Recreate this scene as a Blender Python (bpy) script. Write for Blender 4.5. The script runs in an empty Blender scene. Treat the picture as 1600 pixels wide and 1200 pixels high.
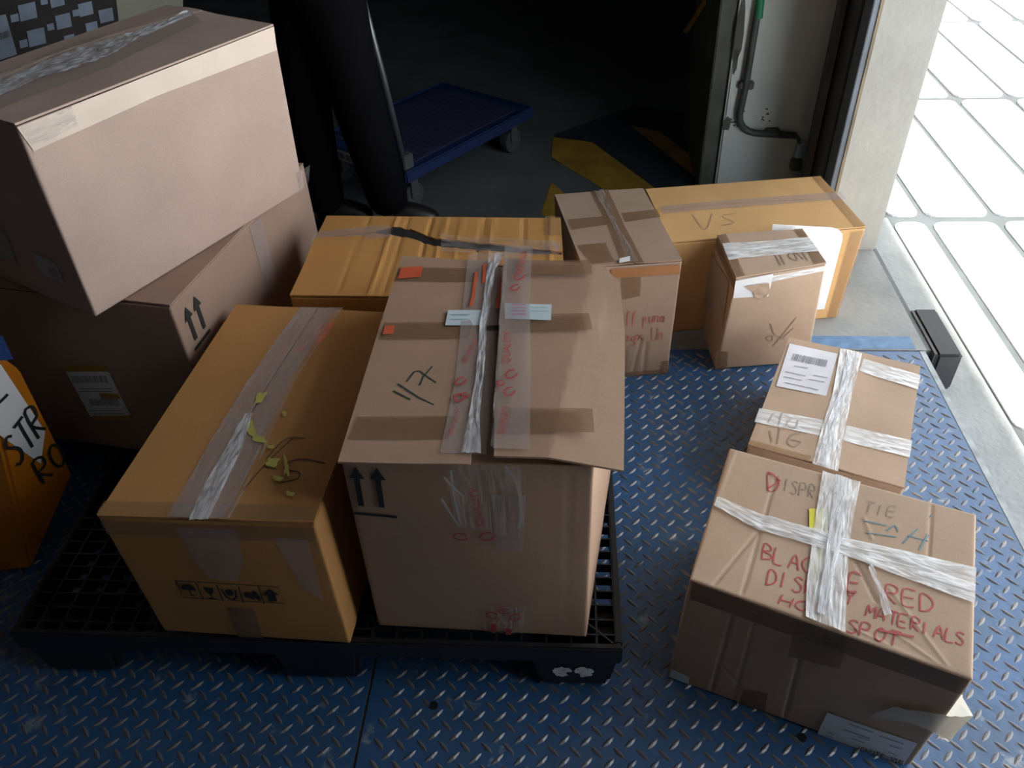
import bpy, bmesh, math, random
from mathutils import Vector, Matrix, noise
random.seed(7)
scene = bpy.context.scene
col = scene.collection
V = Vector

# ------------------------------------------------------------------ camera
F_PX, PITCH, ROLL, CAM_H = 1270.27, math.radians(40.213), math.radians(-2.585), 1.516
CFW = V((0, math.cos(PITCH), -math.sin(PITCH)))
_up = V((0, math.sin(PITCH), math.cos(PITCH))); _rt = V((1, 0, 0))
CR = _rt*math.cos(ROLL) + _up*math.sin(ROLL)
CU = _up*math.cos(ROLL) - _rt*math.sin(ROLL)
CPOS = V((0, 0, CAM_H))
cd = bpy.data.cameras.new('camera'); cd.sensor_fit = 'HORIZONTAL'; cd.sensor_width = 36
cd.lens = F_PX/1600*36; cd.clip_start = .02
cam = bpy.data.objects.new('camera', cd); col.objects.link(cam)
cam.matrix_world = Matrix(((CR.x, CU.x, -CFW.x, 0), (CR.y, CU.y, -CFW.y, 0), (CR.z, CU.z, -CFW.z, CAM_H), (0, 0, 0, 1)))
scene.camera = cam

# ------------------------------------------------------------------ world, sun, exposure
w = bpy.data.worlds.new('sky'); scene.world = w; w.use_nodes = True
bg = w.node_tree.nodes['Background']; bg.inputs[0].default_value = (.92, .97, 1, 1); bg.inputs[1].default_value = 1.0
sd = bpy.data.lights.new('sun', 'SUN'); sd.energy = 4.0; sd.angle = .02; sd.color = (1, .96, .9)
sun = bpy.data.objects.new('sun', sd); col.objects.link(sun)
sun.rotation_euler = (V((-.34, .06, -.94))).to_track_quat('-Z', 'Y').to_euler()
vs = scene.view_settings
vs.view_transform = 'Standard'; vs.look = 'None'; vs.gamma = 1; vs.use_curve_mapping = False
vs.exposure = 1.95

# ------------------------------------------------------------------ helpers
BR = math.radians(-5)                                   # the building stands 5 degrees off the view
def b2w(x, y, z=0): return V((x*math.cos(BR)-y*math.sin(BR), x*math.sin(BR)+y*math.cos(BR), z))
def ray(x, y): return CFW + CR*((x-800)/F_PX) - CU*((y-600)/F_PX)
def at_z(x, y, z):
    d = ray(x, y); return CPOS + d*((z-CAM_H)/d.z)
def at_y(x, y, Y):
    d = ray(x, y); return CPOS + d*(Y/d.y)
def proj(p):
    d = V(p)-CPOS; k = d.dot(CFW)
    return (800+F_PX*d.dot(CR)/k, 600-F_PX*d.dot(CU)/k)

def tag(o, label=None, cat=None, group=None, kind=None):
    if label: o['label'] = label
    if cat: o['category'] = cat
    if group: o['group'] = group
    if kind: o['kind'] = kind
    return o
def empty(name, loc=(0, 0, 0), rz=0):
    o = bpy.data.objects.new(name, None); col.objects.link(o); o.location = loc; o.rotation_euler = (0, 0, rz)
    o.empty_display_size = .05
    return o
def mesh_obj(name, verts, faces, mat, parent=None, smooth=False):
    m = bpy.data.meshes.new(name); m.from_pydata([tuple(v) for v in verts], [], faces); m.update()
    if mat: m.materials.append(mat)
    if smooth:
        for p in m.polygons: p.use_smooth = True
    o = bpy.data.objects.new(name, m); col.objects.link(o)
    if parent: o.parent = parent
    return o
def bm_obj(name, bm, mat, parent=None, smooth=False):
    m = bpy.data.meshes.new(name); bm.to_mesh(m); bm.free()
    if mat: m.materials.append(mat)
    if smooth:
        for p in m.polygons: p.use_smooth = True
    o = bpy.data.objects.new(name, m); col.objects.link(o)
    if parent: o.parent = parent
    return o
def box_bm(bm, lo, hi, bev=0, mtx=None):
    c = [(lo[i]+hi[i])/2 for i in range(3)]; s = [hi[i]-lo[i] for i in range(3)]
    g = bmesh.ops.create_cube(bm, size=1, matrix=(mtx or Matrix()) @ Matrix.Translation(c) @ Matrix.Diagonal((*s, 1)))
    if bev:
        es = list({e for v in g['verts'] for e in v.link_edges})
        bmesh.ops.bevel(bm, geom=es, offset=bev, segments=2, affect='EDGES', clamp_overlap=True)
def box(name, lo, hi, mat, parent=None, bev=0, mtx=None):
    bm = bmesh.new(); box_bm(bm, lo, hi, bev, mtx); return bm_obj(name, bm, mat, parent)
def cyl_bm(bm, p0, p1, r0, r1=None, n=16):
    p0, p1 = V(p0), V(p1); d = p1-p0; r1 = r0 if r1 is None else r1
    q = d.to_track_quat('Z', 'Y').to_matrix().to_4x4()
    bmesh.ops.create_cone(bm, cap_ends=True, segments=n, radius1=r0, radius2=r1, depth=d.length,
                          matrix=Matrix.Translation((p0+p1)/2) @ q)
def cyl(name, p0, p1, r, mat, parent=None, n=16, r1=None):
    bm = bmesh.new(); cyl_bm(bm, p0, p1, r, r1, n); return bm_obj(name, bm, mat, parent)
def tube(name, pts, r, mat, parent=None, n=10):
    pts = [V(p) for p in pts]; vs_, fs = [], []
    t0 = (pts[1]-pts[0]).normalized(); a = t0.orthogonal().normalized()
    for i, p in enumerate(pts):
        t = ((pts[min(i+1, len(pts)-1)]-pts[max(i-1, 0)])).normalized()
        a = (a - t*a.dot(t)).normalized(); b = t.cross(a)
        for k in range(n):
            th = 2*math.pi*k/n; vs_.append(p+(a*math.cos(th)+b*math.sin(th))*r)
    for i in range(len(pts)-1):
        for k in range(n):
            k2 = (k+1) % n; fs.append((i*n+k, i*n+k2, (i+1)*n+k2, (i+1)*n+k))
    fs.append(tuple(range(n-1, -1, -1))); fs.append(tuple(range((len(pts)-1)*n, len(pts)*n)))
    return mesh_obj(name, vs_, fs, mat, parent, True)
def arc(p, c0, c1, n=6):
    return [V(p).lerp(V(c0), 1-t)*(1-t) + V(p).lerp(V(c1), t)*t for t in [i/n for i in range(n+1)]]

# ------------------------------------------------------------------ materials
def mat(name, color, rough=.7, var=.1, scale=8, metal=0, color2=None, bump=0, bscale=60, fine=0, spec=.5, coat=0):
    m = bpy.data.materials.new(name); m.use_nodes = True; nt = m.node_tree; P = nt.nodes['Principled BSDF']
    P.inputs['Roughness'].default_value = rough; P.inputs['Metallic'].default_value = metal
    P.inputs['Specular IOR Level'].default_value = spec
    if coat: P.inputs['Coat Weight'].default_value = coat
    tc = nt.nodes.new('ShaderNodeTexCoord')
    nz = nt.nodes.new('ShaderNodeTexNoise'); nz.inputs['Scale'].default_value = scale; nz.inputs['Detail'].default_value = 6
    nt.links.new(tc.outputs['Object'], nz.inputs['Vector'])
    rp = nt.nodes.new('ShaderNodeValToRGB'); nt.links.new(nz.outputs['Fac'], rp.inputs[0])
    c2 = color2 or tuple(c*(1-var*2) for c in color); c1 = color if color2 else tuple(min(1, c*(1+var)) for c in color)
    rp.color_ramp.elements[0].position = .3; rp.color_ramp.elements[1].position = .7
    rp.color_ramp.elements[0].color = (*c2, 1); rp.color_ramp.elements[1].color = (*c1, 1)
    out = rp.outputs[0]
    if fine:
        n2 = nt.nodes.new('ShaderNodeTexNoise'); n2.inputs['Scale'].default_value = 420; n2.inputs['Detail'].default_value = 2
        nt.links.new(tc.outputs['Object'], n2.inputs['Vector'])
        mx = nt.nodes.new('ShaderNodeMix'); mx.data_type = 'RGBA'; mx.blend_type = 'MULTIPLY'; mx.inputs[0].default_value = fine
        nt.links.new(out, mx.inputs[6]); nt.links.new(n2.outputs['Fac'], mx.inputs[7]); out = mx.outputs[2]
    nt.links.new(out, P.inputs['Base Color'])
    if bump:
        n3 = nt.nodes.new('ShaderNodeTexNoise'); n3.inputs['Scale'].default_value = bscale; n3.inputs['Detail'].default_value = 4
        nt.links.new(tc.outputs['Object'], n3.inputs['Vector'])
        b = nt.nodes.new('ShaderNodeBump'); b.inputs['Strength'].default_value = bump; b.inputs['Distance'].default_value = .01
        nt.links.new(n3.outputs['Fac'], b.inputs['Height']); nt.links.new(b.outputs[0], P.inputs['Normal'])
    return m
def film(name, color, alpha, rough=.2, bump=.3, bscale=40, var=0):
    """translucent tape: a glossy coloured film with wrinkles running along its length"""
    m = mat(name, color, rough, .05, 12); nt = m.node_tree; P = nt.nodes['Principled BSDF']
    P.inputs['Alpha'].default_value = alpha
    uvn = nt.nodes.new('ShaderNodeUVMap'); mp = nt.nodes.new('ShaderNodeMapping'); mp.inputs['Scale'].default_value = (16, bscale*4, 1)
    nt.links.new(uvn.outputs[0], mp.inputs['Vector'])
    nz = nt.nodes.new('ShaderNodeTexNoise'); nz.inputs['Scale'].default_value = 1; nz.inputs['Detail'].default_value = 4; nz.inputs['Distortion'].default_value = 1.2
    nt.links.new(mp.outputs[0], nz.inputs['Vector'])
    b = nt.nodes.new('ShaderNodeBump'); b.inputs['Strength'].default_value = bump; b.inputs['Distance'].default_value = .008
    nt.links.new(nz.outputs['Fac'], b.inputs['Height']); nt.links.new(b.outputs[0], P.inputs['Normal'])
    if var:
        mr = nt.nodes.new('ShaderNodeMapRange'); mr.inputs[1].default_value = .38; mr.inputs[2].default_value = .62
        mr.inputs[3].default_value = max(0, alpha-var); mr.inputs[4].default_value = min(1, alpha+var)
        nt.links.new(nz.outputs['Fac'], mr.inputs[0]); nt.links.new(mr.outputs[0], P.inputs['Alpha'])
    return m
def kraft(name, c): return mat(name, c, .72, .06, 5, fine=.25, bump=.08, bscale=25, spec=.3)
K_BROWN = kraft('kraft_brown', (.48, .315, .22))
K_PALE = kraft('kraft_pale', (.58, .415, .30))
K_PINK = kraft('kraft_pinkish', (.59, .44, .375))
K_YEL = kraft('kraft_yellow', (.62, .315, .10))
K_YEL2 = kraft('kraft_yellow_light', (.76, .455, .20))
K_DARK = kraft('kraft_dark_inside', (.25, .15, .09))
TAPE_BR = film('brown_packing_tape', (.27, .16, .09), .6, .28, .15)
TAPE_LT = film('tan_packing_tape', (.42, .25, .12), .5, .22, .15)
TAPE_CL = film('clear_wrinkled_tape', (.6, .56, .56), .2, .1, .6, 40, .18)
TAPE_WH = film('white_tape_sky_sheen', (.95, .95, .97), .7, .2, .35, 24, .24)  # whitish tape; the sky's reflection is put into its white colour
TAPE_SIL = film('bunched_clear_tape', (.82, .84, .9), .58, .1, .45, 28, .3)
TAPE_LAV = film('clear_smooth_tape', (.52, .43, .42), .4, .2, .2, 30)
PAPER = mat('white_paper', (.8, .8, .83), .6, .03)
PAPER_BL = mat('bluish_paper', (.62, .72, .78), .6, .05)
INK = mat('black_ink', (.02, .02, .022), .6, .1)
INK_G = mat('grey_print', (.28, .28, .31), .6, .1)
INK_RED = mat('red_marker', (.52, .075, .08), .6, .15)
INK_FRED = mat('faded_red_marker', (.50, .17, .13), .6, .15)
INK_GREEN = mat('dark_green_marker', (.03, .06, .05), .6, .1)
INK_TEAL = mat('teal_marker', (.10, .22, .27), .6, .1)
INK_PEN = mat('faint_grey_marker', (.33, .25, .19), .6, .1)
INK_BRN = mat('thin_brown_pen', (.13, .07, .035), .6, .1)
ORANGE_P = mat('orange_sticker', (.75, .14, .06), .5, .1)
YEL_P = mat('yellow_label', (.8, .72, .05), .5, .05)
LIME_P = mat('yellow_green_paint', (.55, .52, .12), .5, .1)
def translucent(m, f):
    nt = m.node_tree; P = nt.nodes['Principled BSDF']; out = nt.nodes['Material Output']
    t = nt.nodes.new('ShaderNodeBsdfTranslucent'); t.inputs[0].default_value = (.85, .83, .76, 1)
    mx = nt.nodes.new('ShaderNodeMixShader'); mx.inputs[0].default_value = f
    nt.links.new(P.outputs[0], mx.inputs[1]); nt.links.new(t.outputs[0], mx.inputs[2]); nt.links.new(mx.outputs[0], out.inputs[0])
    return m
CREAM = translucent(mat('cream_masking_tape', (.80, .78, .70), .6, .05, 30), .45)
GOLD_P = mat('ochre_label_band', (.42, .26, .04), .6, .1)

BLUE = mat('worn_blue_floor_paint', (.015, .10, .28), .42, .0, 6, color2=(.025, .08, .18), bump=.15, bscale=30, spec=.9)
def worn_blue():
    nt = BLUE.node_tree; P = nt.nodes['Principled BSDF']; tc = nt.nodes.new('ShaderNodeTexCoord')
    nz = nt.nodes.new('ShaderNodeTexNoise'); nz.inputs['Scale'].default_value = 14; nz.inputs['Detail'].default_value = 9; nz.inputs['Roughness'].default_value = .65
    nt.links.new(tc.outputs['Object'], nz.inputs['Vector'])
    rp = nt.nodes.new('ShaderNodeValToRGB'); rp.color_ramp.elements[0].position = .60; rp.color_ramp.elements[1].position = .68
    rp.color_ramp.elements[0].color = (0, 0, 0, 1); rp.color_ramp.elements[1].color = (.7, .7, .7, 1)
    nt.links.new(nz.outputs['Fac'], rp.inputs[0])
    mx = nt.nodes.new('ShaderNodeMix'); mx.data_type = 'RGBA'
    src = P.inputs['Base Color'].links[0].from_socket
    nt.links.new(rp.outputs[0], mx.inputs[0]); nt.links.new(src, mx.inputs[6]); mx.inputs[7].default_value = (.34, .38, .40, 1)
    nt.links.new(mx.outputs[2], P.inputs['Base Color'])
worn_blue()
LUG = mat('bare_worn_steel_lug', (.27, .255, .235), .36, .1, 9, metal=.35, color2=(.08, .11, .18))
CONC = mat('worn_grey_concrete', (.30, .31, .31), .6, .12, 5, bump=.2, bscale=50, color2=(.2, .215, .22))
CONC_D = mat('dimmed_dock_concrete', (.10, .115, .12), .55, .15, 4, bump=.15)  # same concrete as the threshold, interior dimness put into the colour
CONC_L = mat('pale_concrete', (.37, .37, .345), .8, .05, 6, bump=.2, bscale=30)
APRON = mat('apron_concrete', (.36, .37, .36), .85, .1, 7, bump=.3, bscale=60)
PAVER = mat('white_paver', (.82, .83, .82), .8, .03, 3)
JOINT = mat('paver_joint_dirt', (.075, .085, .09), .9, .1, 9)
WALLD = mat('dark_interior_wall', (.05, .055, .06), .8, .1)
CEIL = mat('sun_shade_soffit', (.13, .13, .13), .8, .05)
PIER = mat('chipped_white_paint', (.62, .68, .68), .55, .04, 6, bump=.1)
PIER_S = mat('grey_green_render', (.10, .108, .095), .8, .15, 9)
STEEL_D = mat('dark_door_steel', (.075, .075, .075), .5, .2, 9, metal=.3)
STEEL_B = mat('blue_grey_steel', (.13, .15, .18), .45, .1, metal=.4)
PIPE_M = mat('conduit_green_grey', (.07, .09, .085), .5, .15, 20)
GREEN_P = mat('green_tape', (.01, .25, .11), .4, .05)
RUBBER = mat('black_rubber', (.035, .036, .04), .6, .1)
PLAST = mat('black_pallet_plastic', (.012, .013, .016), .42, .1, 12)
YEL_F = mat('hazard_yellow', (.33, .20, .03), .6, .2, 8)
BLK_F = mat('hazard_dark_blue', (.02, .03, .045), .6, .2, 8)
TROLLEY = mat('trolley_blue', (.009, .022, .085), .4, .05)
TROL_M = mat('trolley_mat', (.015, .02, .06), .7, .1)
CHROME = mat('dull_steel', (.20, .22, .24), .4, .1, metal=.8)
WHEEL = mat('grey_wheel', (.05, .06, .07), .6, .1)
BLACKCL = mat('black_cloth', (.005, .005, .006), .95, .1, 20, spec=.05)
SHOE = mat('black_leather', (.012, .011, .012), .4, .1)
SKIN = mat('skin', (.36, .21, .14), .5, .05)
HAIR = mat('black_hair', (.01, .01, .01), .5, .1)
SHIRT = mat('dark_navy_shirt', (.03, .035, .05), .8, .1)
ORJ = mat('orange_jack_paint', (.60, .21, .012), .38, .12, 9, color2=(.45, .13, .01))
CRATE_D = mat('dark_printed_film', (.018, .015, .015), .7, .15, 10, spec=.15)
CRATE_S = mat('pale_blue_square', (.12, .15, .20), .6, .15, 14, spec=.2)
KHAKI = mat('khaki_wrap', (.12, .12, .09), .6, .1)
WHITE_B = mat('white_stencil', (.62, .64, .66), .6, .1)
BULB = mat('pale_blue_cap', (.45, .62, .66), .4, .05)

# ------------------------------------------------------------------ structure
def bquad(name, x0, x1, y0, y1, z0, z1, m, parent=None, kind='structure', bev=0):
    o = box(name, (x0, y0, z0), (x1, y1, z1), m, parent, bev)
    if not parent: o.rotation_euler = (0, 0, BR)
    if kind and not parent: o['kind'] = kind
    return o
PX1, PY1 = 1.05, 1.955                                     # right and far edges of the steel plate (building frame)
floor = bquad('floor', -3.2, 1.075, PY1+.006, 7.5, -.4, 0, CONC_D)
floor['label'] = 'concrete warehouse floor, coloured dark for its dim light, beyond the blue steel plate'
thr = bquad('floor_threshold', .28, 1.06, PY1+.004, 2.62, -.02, .0025, CONC)
thr['label'] = 'scuffed grey steel threshold between plate and pillar'
bquad('blue_paint_band', .55, 1.03, PY1+.008, PY1+.07, .0026, .0032, mat('faded_blue_paint', (.10, .21, .38), .5, .15, 30), None)
ground = bquad('ground', 1.0, 14, -8, 16, -.5, -.143, JOINT)
ground['label'] = 'sunlit yard paved with long white pavers'
apron = bquad('ground_apron', 1.055, 1.275, -8, 2.995, -.4, -.13, APRON)
apron['label'] = 'shaded grey concrete strip beside the plate'
# pavers: each a piece of the yard
pm = {}
for i in range(-1, 17):
    for j in range(-7, 8):
        x0, x1 = 1.153+.272*i+.272, 1.153+.272*(i+1)+.272
        x0 = max(x0, 1.275)
        if i < 0: x0, x1 = 1.275, 1.425
        y0, y1 = 2.995+1.25*j, 2.995+1.25*(j+1)
        key = round(x1-x0, 3)
        if key not in pm:
            hx_, hy_, rr = key/2-.015, .598, .035; ring = []
            for (sx_, sy_, a0) in ((1, 1, 0), (-1, 1, 90), (-1, -1, 180), (1, -1, 270)):
                for k in range(4):
                    an = math.radians(a0+30*k); ring.append((sx_*(hx_-rr)+rr*math.cos(an), sy_*(hy_-rr)+rr*math.sin(an)))
            vt = [(x, y, -.02) for x, y in ring]+[(x, y, -.004) for x, y in ring]+[(x*(1-.004/hx_), y*(1-.004/hy_), 0) for x, y in ring]
            fs = [tuple(range(32, 48))]+[(k*16+i_, k*16+(i_+1) % 16, (k+1)*16+(i_+1) % 16, (k+1)*16+i_) for k in (0, 1) for i_ in range(16)]
            o = mesh_obj('paver', vt, fs, PAVER, ground); pm[key] = o.data
        else:
            o = bpy.data.objects.new('paver', pm[key]); col.objects.link(o); o.parent = ground
        o.location = ((x0+x1)/2, (y0+y1)/2, -.13+random.uniform(-.003, .003))
# building shell
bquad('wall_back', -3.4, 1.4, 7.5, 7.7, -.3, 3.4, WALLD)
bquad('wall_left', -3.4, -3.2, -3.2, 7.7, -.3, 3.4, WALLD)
bquad('wall_bounce', -3.4, 1.06, -3.2, -3.0, -.3, 3.4, mat('pale_bounce_wall', (.38, .33, .27), .8, .05))  # unseen; added to dim the near faces, coloured to return warm fill
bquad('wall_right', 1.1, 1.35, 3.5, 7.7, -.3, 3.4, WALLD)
bquad('wall_light_block', 1.09, 1.35, -8, .26, -.3, 3.4, mat('light_block_wall', (.30, .28, .26), .8, .05))  # unseen wall added to block light from the right rear
bquad('ceiling', -3.4, 2.50, -8, 7.7, 3.2, 3.4, CEIL)  # unseen; overhang sized so its shadow ends at the pavers
def w2b(p): return V((p[0]*math.cos(-BR)-p[1]*math.sin(-BR), p[0]*math.sin(-BR)+p[1]*math.cos(-BR), p[2] if len(p) > 2 else 0))
pl_ = w2b((.826, 2.9))                                        # near left corner of the pier
# concrete pillar of the doorway
pil = empty('wall_pillar', (0, 0, 0), BR); pil['kind'] = 'structure'; pil['label'] = 'pale concrete door pillar beside the yard'
bm = bmesh.new(); box_bm(bm, (.884, 2.528, -.3), (1.07, 2.80, 3.2), .008); bm_obj('pillar_shaft', bm, CONC_L, pil)
box('pillar_light_stop', (.905, 2.80, -.3), (1.068, pl_.y+.02, 3.2), CONC_L, pil)  # unseen filler added to stop daylight leaking between pillar and pier
box('edge_angle', (.862, 2.522, 0), (.886, 2.60, 3.2), STEEL_B, pil, .002)
box('edge_trim', (.880, 2.518, 0), (.889, 2.53, 3.2), mat('rusty_edge', (.22, .17, .11), .6, .2), pil)
rail = empty('door_track', (0, 0, 0), BR); rail['kind'] = 'structure'; rail['label'] = 'dark steel door guide rail behind the pillar'
for nm, x0, x1, y0, y1 in (('track_back', .862, .90, 2.80, 2.83), ('track_flange', .868, .88, 2.64, 2.80), ('track_flange', .850, .862, 2.76, 2.83), ('track_lip', .84, .862, 2.755, 2.765)):
    box(nm, (x0, y0, 0), (x1, y1, 3.2), STEEL_D, rail, .002)
pier = empty('wall_pier', (0, 0, 0), BR); pier['kind'] = 'structure'; pier['label'] = 'chipped white painted wall pier carrying a conduit'
box('pier_body', (pl_.x, pl_.y, 0), (1.12, pl_.y+.6, 3.2), PIER, pier, .006)
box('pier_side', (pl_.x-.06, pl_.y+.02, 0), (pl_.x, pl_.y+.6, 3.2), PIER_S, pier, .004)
for zz, hh, ww in ((.60, .20, .022), (.50, .10, .012), (.28, .05, .02)):   # bare patches where the paint has come off
    pts = []
    for k in range(14):
        a = k/14*2*math.pi; r = 1+random.uniform(-.3, .3)
        pts.append((pl_.x+.012+ww*math.cos(a)*r*.6, pl_.y-.0008, zz+hh*.5*math.sin(a)*r))
    mesh_obj('bare_patch', pts, [tuple(range(14))], PIER_S, pier)
for k in range(26):
    cx, cz = pl_.x+random.uniform(.02, .17), random.choice((.27, .30, .31))+random.gauss(0, .018); r = random.uniform(.002, .006)
    mesh_obj('paint_chip', [(cx+math.cos(a)*r*random.uniform(.6, 1.6), pl_.y-.0008, cz+math.sin(a)*r*random.uniform(.5, 1)) for a in [i*math.pi/3 for i in range(6)]], [tuple(range(6))], PIER_S, pier)
# conduit on the pier
def pp(x, y, d=.02):
    """point on the pier's near face (building frame), d in front of it"""
    o, r = w2b(CPOS), w2b(ray(x, y)); t = (pl_.y-d-o.y)/r.y; return o+r*t
cn = empty('conduit_pipe', (0, 0, 0), BR)
tag(cn, 'dark green-grey conduit bending along the white wall pier', 'pipe')
a_, b_, c_, d_, e_ = pp(1200, -180), pp(1166, 130), pp(1156, 178), pp(1166, 206), pp(1243, 212)
path = [a_, pp(1187, 0), b_, c_]
for t in (.25, .5, .75): path.append((c_.lerp(pp(1154, 205), t)).lerp(pp(1154, 205).lerp(pp(1180, 208), t), t))
path += [pp(1180, 208), e_]
tube('pipe', path, .0125, PIPE_M, cn)
for (x, y) in ((1166, 133), (1206, 206)):
    p = pp(x, y, .012); box('pipe_clamp', (p.x-.026, p.y-.012, p.z-.014), (p.x+.026, p.y+.011, p.z+.014), STEEL_D, cn, .004)
cyl('green_sleeve', pp(1189, -10), pp(1185, 28), .0145, GREEN_P, cn)
p = pp(1249, 236, .03); cyl('cap', p+V((0, 0, -.022)), p+V((0, 0, .03)), .015, BULB, cn, 14, .011)
p = pp(1244, 257, .02); box('junction_box', (p.x-.02, p.y-.014, p.z-.022), (p.x+.02, p.y+.019, p.z+.02), mat('grey_box', (.15, .16, .14), .6), cn, .003)
tube('cable', [e_, pp(1247, 216, .026), pp(1250, 226, .03)], .006, PIPE_M, cn, 8)
# dark steel door leaf edge and yellow strap in the gloom
st = empty('hanging_strap'); tag(st, 'yellow strap hanging in the dark doorway', 'strap')
p0, p1 = at_y(1072, 50, 3.25), at_y(1122, -30, 3.25)
sv = [(p1-p0).normalized()]
mesh_obj('webbing', [p0+V((-.012, 0, 0)), p0+V((.006, 0, -.004)), p1+V((.012, 0, 0)), p1+V((-.008, 0, 0)),
                     p0+V((-.012, .004, 0)), p0+V((.006, .004, -.004)), p1+V((.012, .004, 0)), p1+V((-.008, .004, 0))],
         [(0, 1, 2, 3), (7, 6, 5, 4), (0, 4, 5, 1), (1, 5, 6, 2), (2, 6, 7, 3), (3, 7, 4, 0)], YEL_F, st)
top_ = p1+(p1-p0).normalized()*2.6
tube('cord', [p1, p1.lerp(top_, .5), V((top_.x, top_.y, 3.19))], .004, YEL_F, st, 6)
# hazard stripes painted on the dock floor
hz = empty('floor_marking'); hz['kind'] = 'structure'; hz['label'] = 'yellow hazard stripes painted on the dark floor'
def stripe(pts, m, z):
    top = [at_z(*p, z) for p in pts]; n = len(top)
    return mesh_obj('stripe', top, [tuple(range(n))[::-1]], m, hz)
stripe([(862, 250), (1080, 330), (1100, 180), (990, 165), (866, 210)], BLK_F, .0010)
stripe([(864, 214), (925, 222), (1040, 306), (960, 306), (862, 246)], YEL_F, .0016)
stripe([(862, 284), (880, 300), (868, 345), (845, 335)], YEL_F, .0016)
stripe([(985, 196), (1030, 205), (1090, 250), (1085, 275)], YEL_F, .0016)

# ------------------------------------------------------------------ steel plate with raised lugs
plate = empty('floor_plate', (0, 0, 0), BR); plate['kind'] = 'structure'; plate['label'] = 'blue painted steel tread plate dock leveller'
SX = -.388
box('plate_panel', (-3.1, -2.9, -.125), (SX-.003, PY1, 0), BLUE, plate)
box('plate_panel', (SX+.003, -2.9, -.125), (PX1, PY1, 0), BLUE, plate)
box('plate_seam', (SX-.004, -2.9, -.125), (SX+.004, PY1, -.004), mat('rust_seam', (.13, .085, .05), .8, .2, 30), plate)
box('edge_weld', (PX1-.012, -2.9, -.01), (PX1+.004, PY1, .0012), mat('worn_edge', (.36, .40, .42), .5, .2, 20), plate)
LL, LW, LH = .0168, .0049, .002
lugv = []
for k in range(8):
    a = k/8*2*math.pi; cx = math.cos(a); sy = math.sin(a)
    lugv.append(V((cx*LL*(1 if abs(cx) > .9 else .82), sy*LW, 0)))
lugv += [V((-LL*.55, 0, LH)), V((0, LW*.3, LH*1.15)), V((LL*.55, 0, LH)), V((0, -LW*.3, LH*1.15))]
lugf = [(0, 1, 10), (1, 2, 9, 10), (2, 3, 8, 9), (3, 4, 8), (4, 5, 8), (5, 6, 11, 8), (6, 7, 10, 11), (7, 0, 10), (8, 11, 10, 9)]
pitch = .0415; lugs = []
nx, ny = int(4.2/pitch), int(3.9/pitch)
# areas covered by things standing on the plate are left with the joined lugs
for i in range(nx):
    for j in range(ny):
        for s in (0, 1):
            x = PX1-.03-pitch*(i+.5*s); y = PY1-.03-pitch*(j+.5*s)
            if x < -3.05 or y < -2.0 or abs(x-SX) < .02: continue
            wp = b2w(x, y, 0); q = proj(wp); dd = (wp-CPOS).dot(CFW)
            inside = dd > .1 and 8 < q[0] < 1592 and 8 < q[1] < 1192
            covered = False
            if inside:
                X, Y = q
                if X < 985 and Y < 1095 and (X < 960 or Y > 580) and not (X > 985): covered = X < 975 and not (Y > 1075)
                if 1040 < X < 1535 and 690 < Y < 1200 and (Y-1058) < (X-1043)*.37 + 4 and X < 1535-(max(0, Y-1062))*.72: covered = True
            lugs.append((x, y, s, (-1 if inside and not covered else 1)*1.0/max(dd, .01) if dd > 0 else 0))
lugs.sort(key=lambda t: t[3])
lm = bpy.data.meshes.new('lug'); lm.from_pydata([tuple(v) for v in lugv], [], lugf); lm.update(); lm.materials.append(LUG)
for (x, y, s, k) in lugs[:300]:
    o = bpy.data.objects.new('lug', lm); col.objects.link(o); o.parent = plate
    o.location = (x, y, 0); o.rotation_euler = (0, 0, math.radians(45 if s else -45))
jv, jf = [], []
for (x, y, s, k) in lugs[300:]:
    a = math.radians(45 if s else -45); ca, sa = math.cos(a), math.sin(a); b0 = len(jv)
    jv += [(x+v.x*ca-v.y*sa, y+v.x*sa+v.y*ca, v.z) for v in lugv]
    jf += [tuple(b0+i for i in f) for f in lugf]
mesh_obj('lug_field', jv, jf, LUG, plate)['kind'] = 'stuff'
for (x, y) in ((678, 1103), (1253, 1153)):
    p = w2b(at_z(x, y, 0)); cyl('bolt_hole', (p.x, p.y, -.01), (p.x, p.y, .0028), .0085, PLAST, plate, 14)
# rubber bumper at the plate's far right corner
bp = empty('dock_bumper', (0, 0, 0), BR); tag(bp, 'black rubber dock bumper at the corner of the blue plate', 'bumper')
box('bumper_block', (1.082, 1.93, -.129), (1.155, 2.17, .006), RUBBER, bp, .008)
box('mounting_angle', (1.076, 1.94, -.10), (1.084, 2.16, .004), STEEL_D, bp)

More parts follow.
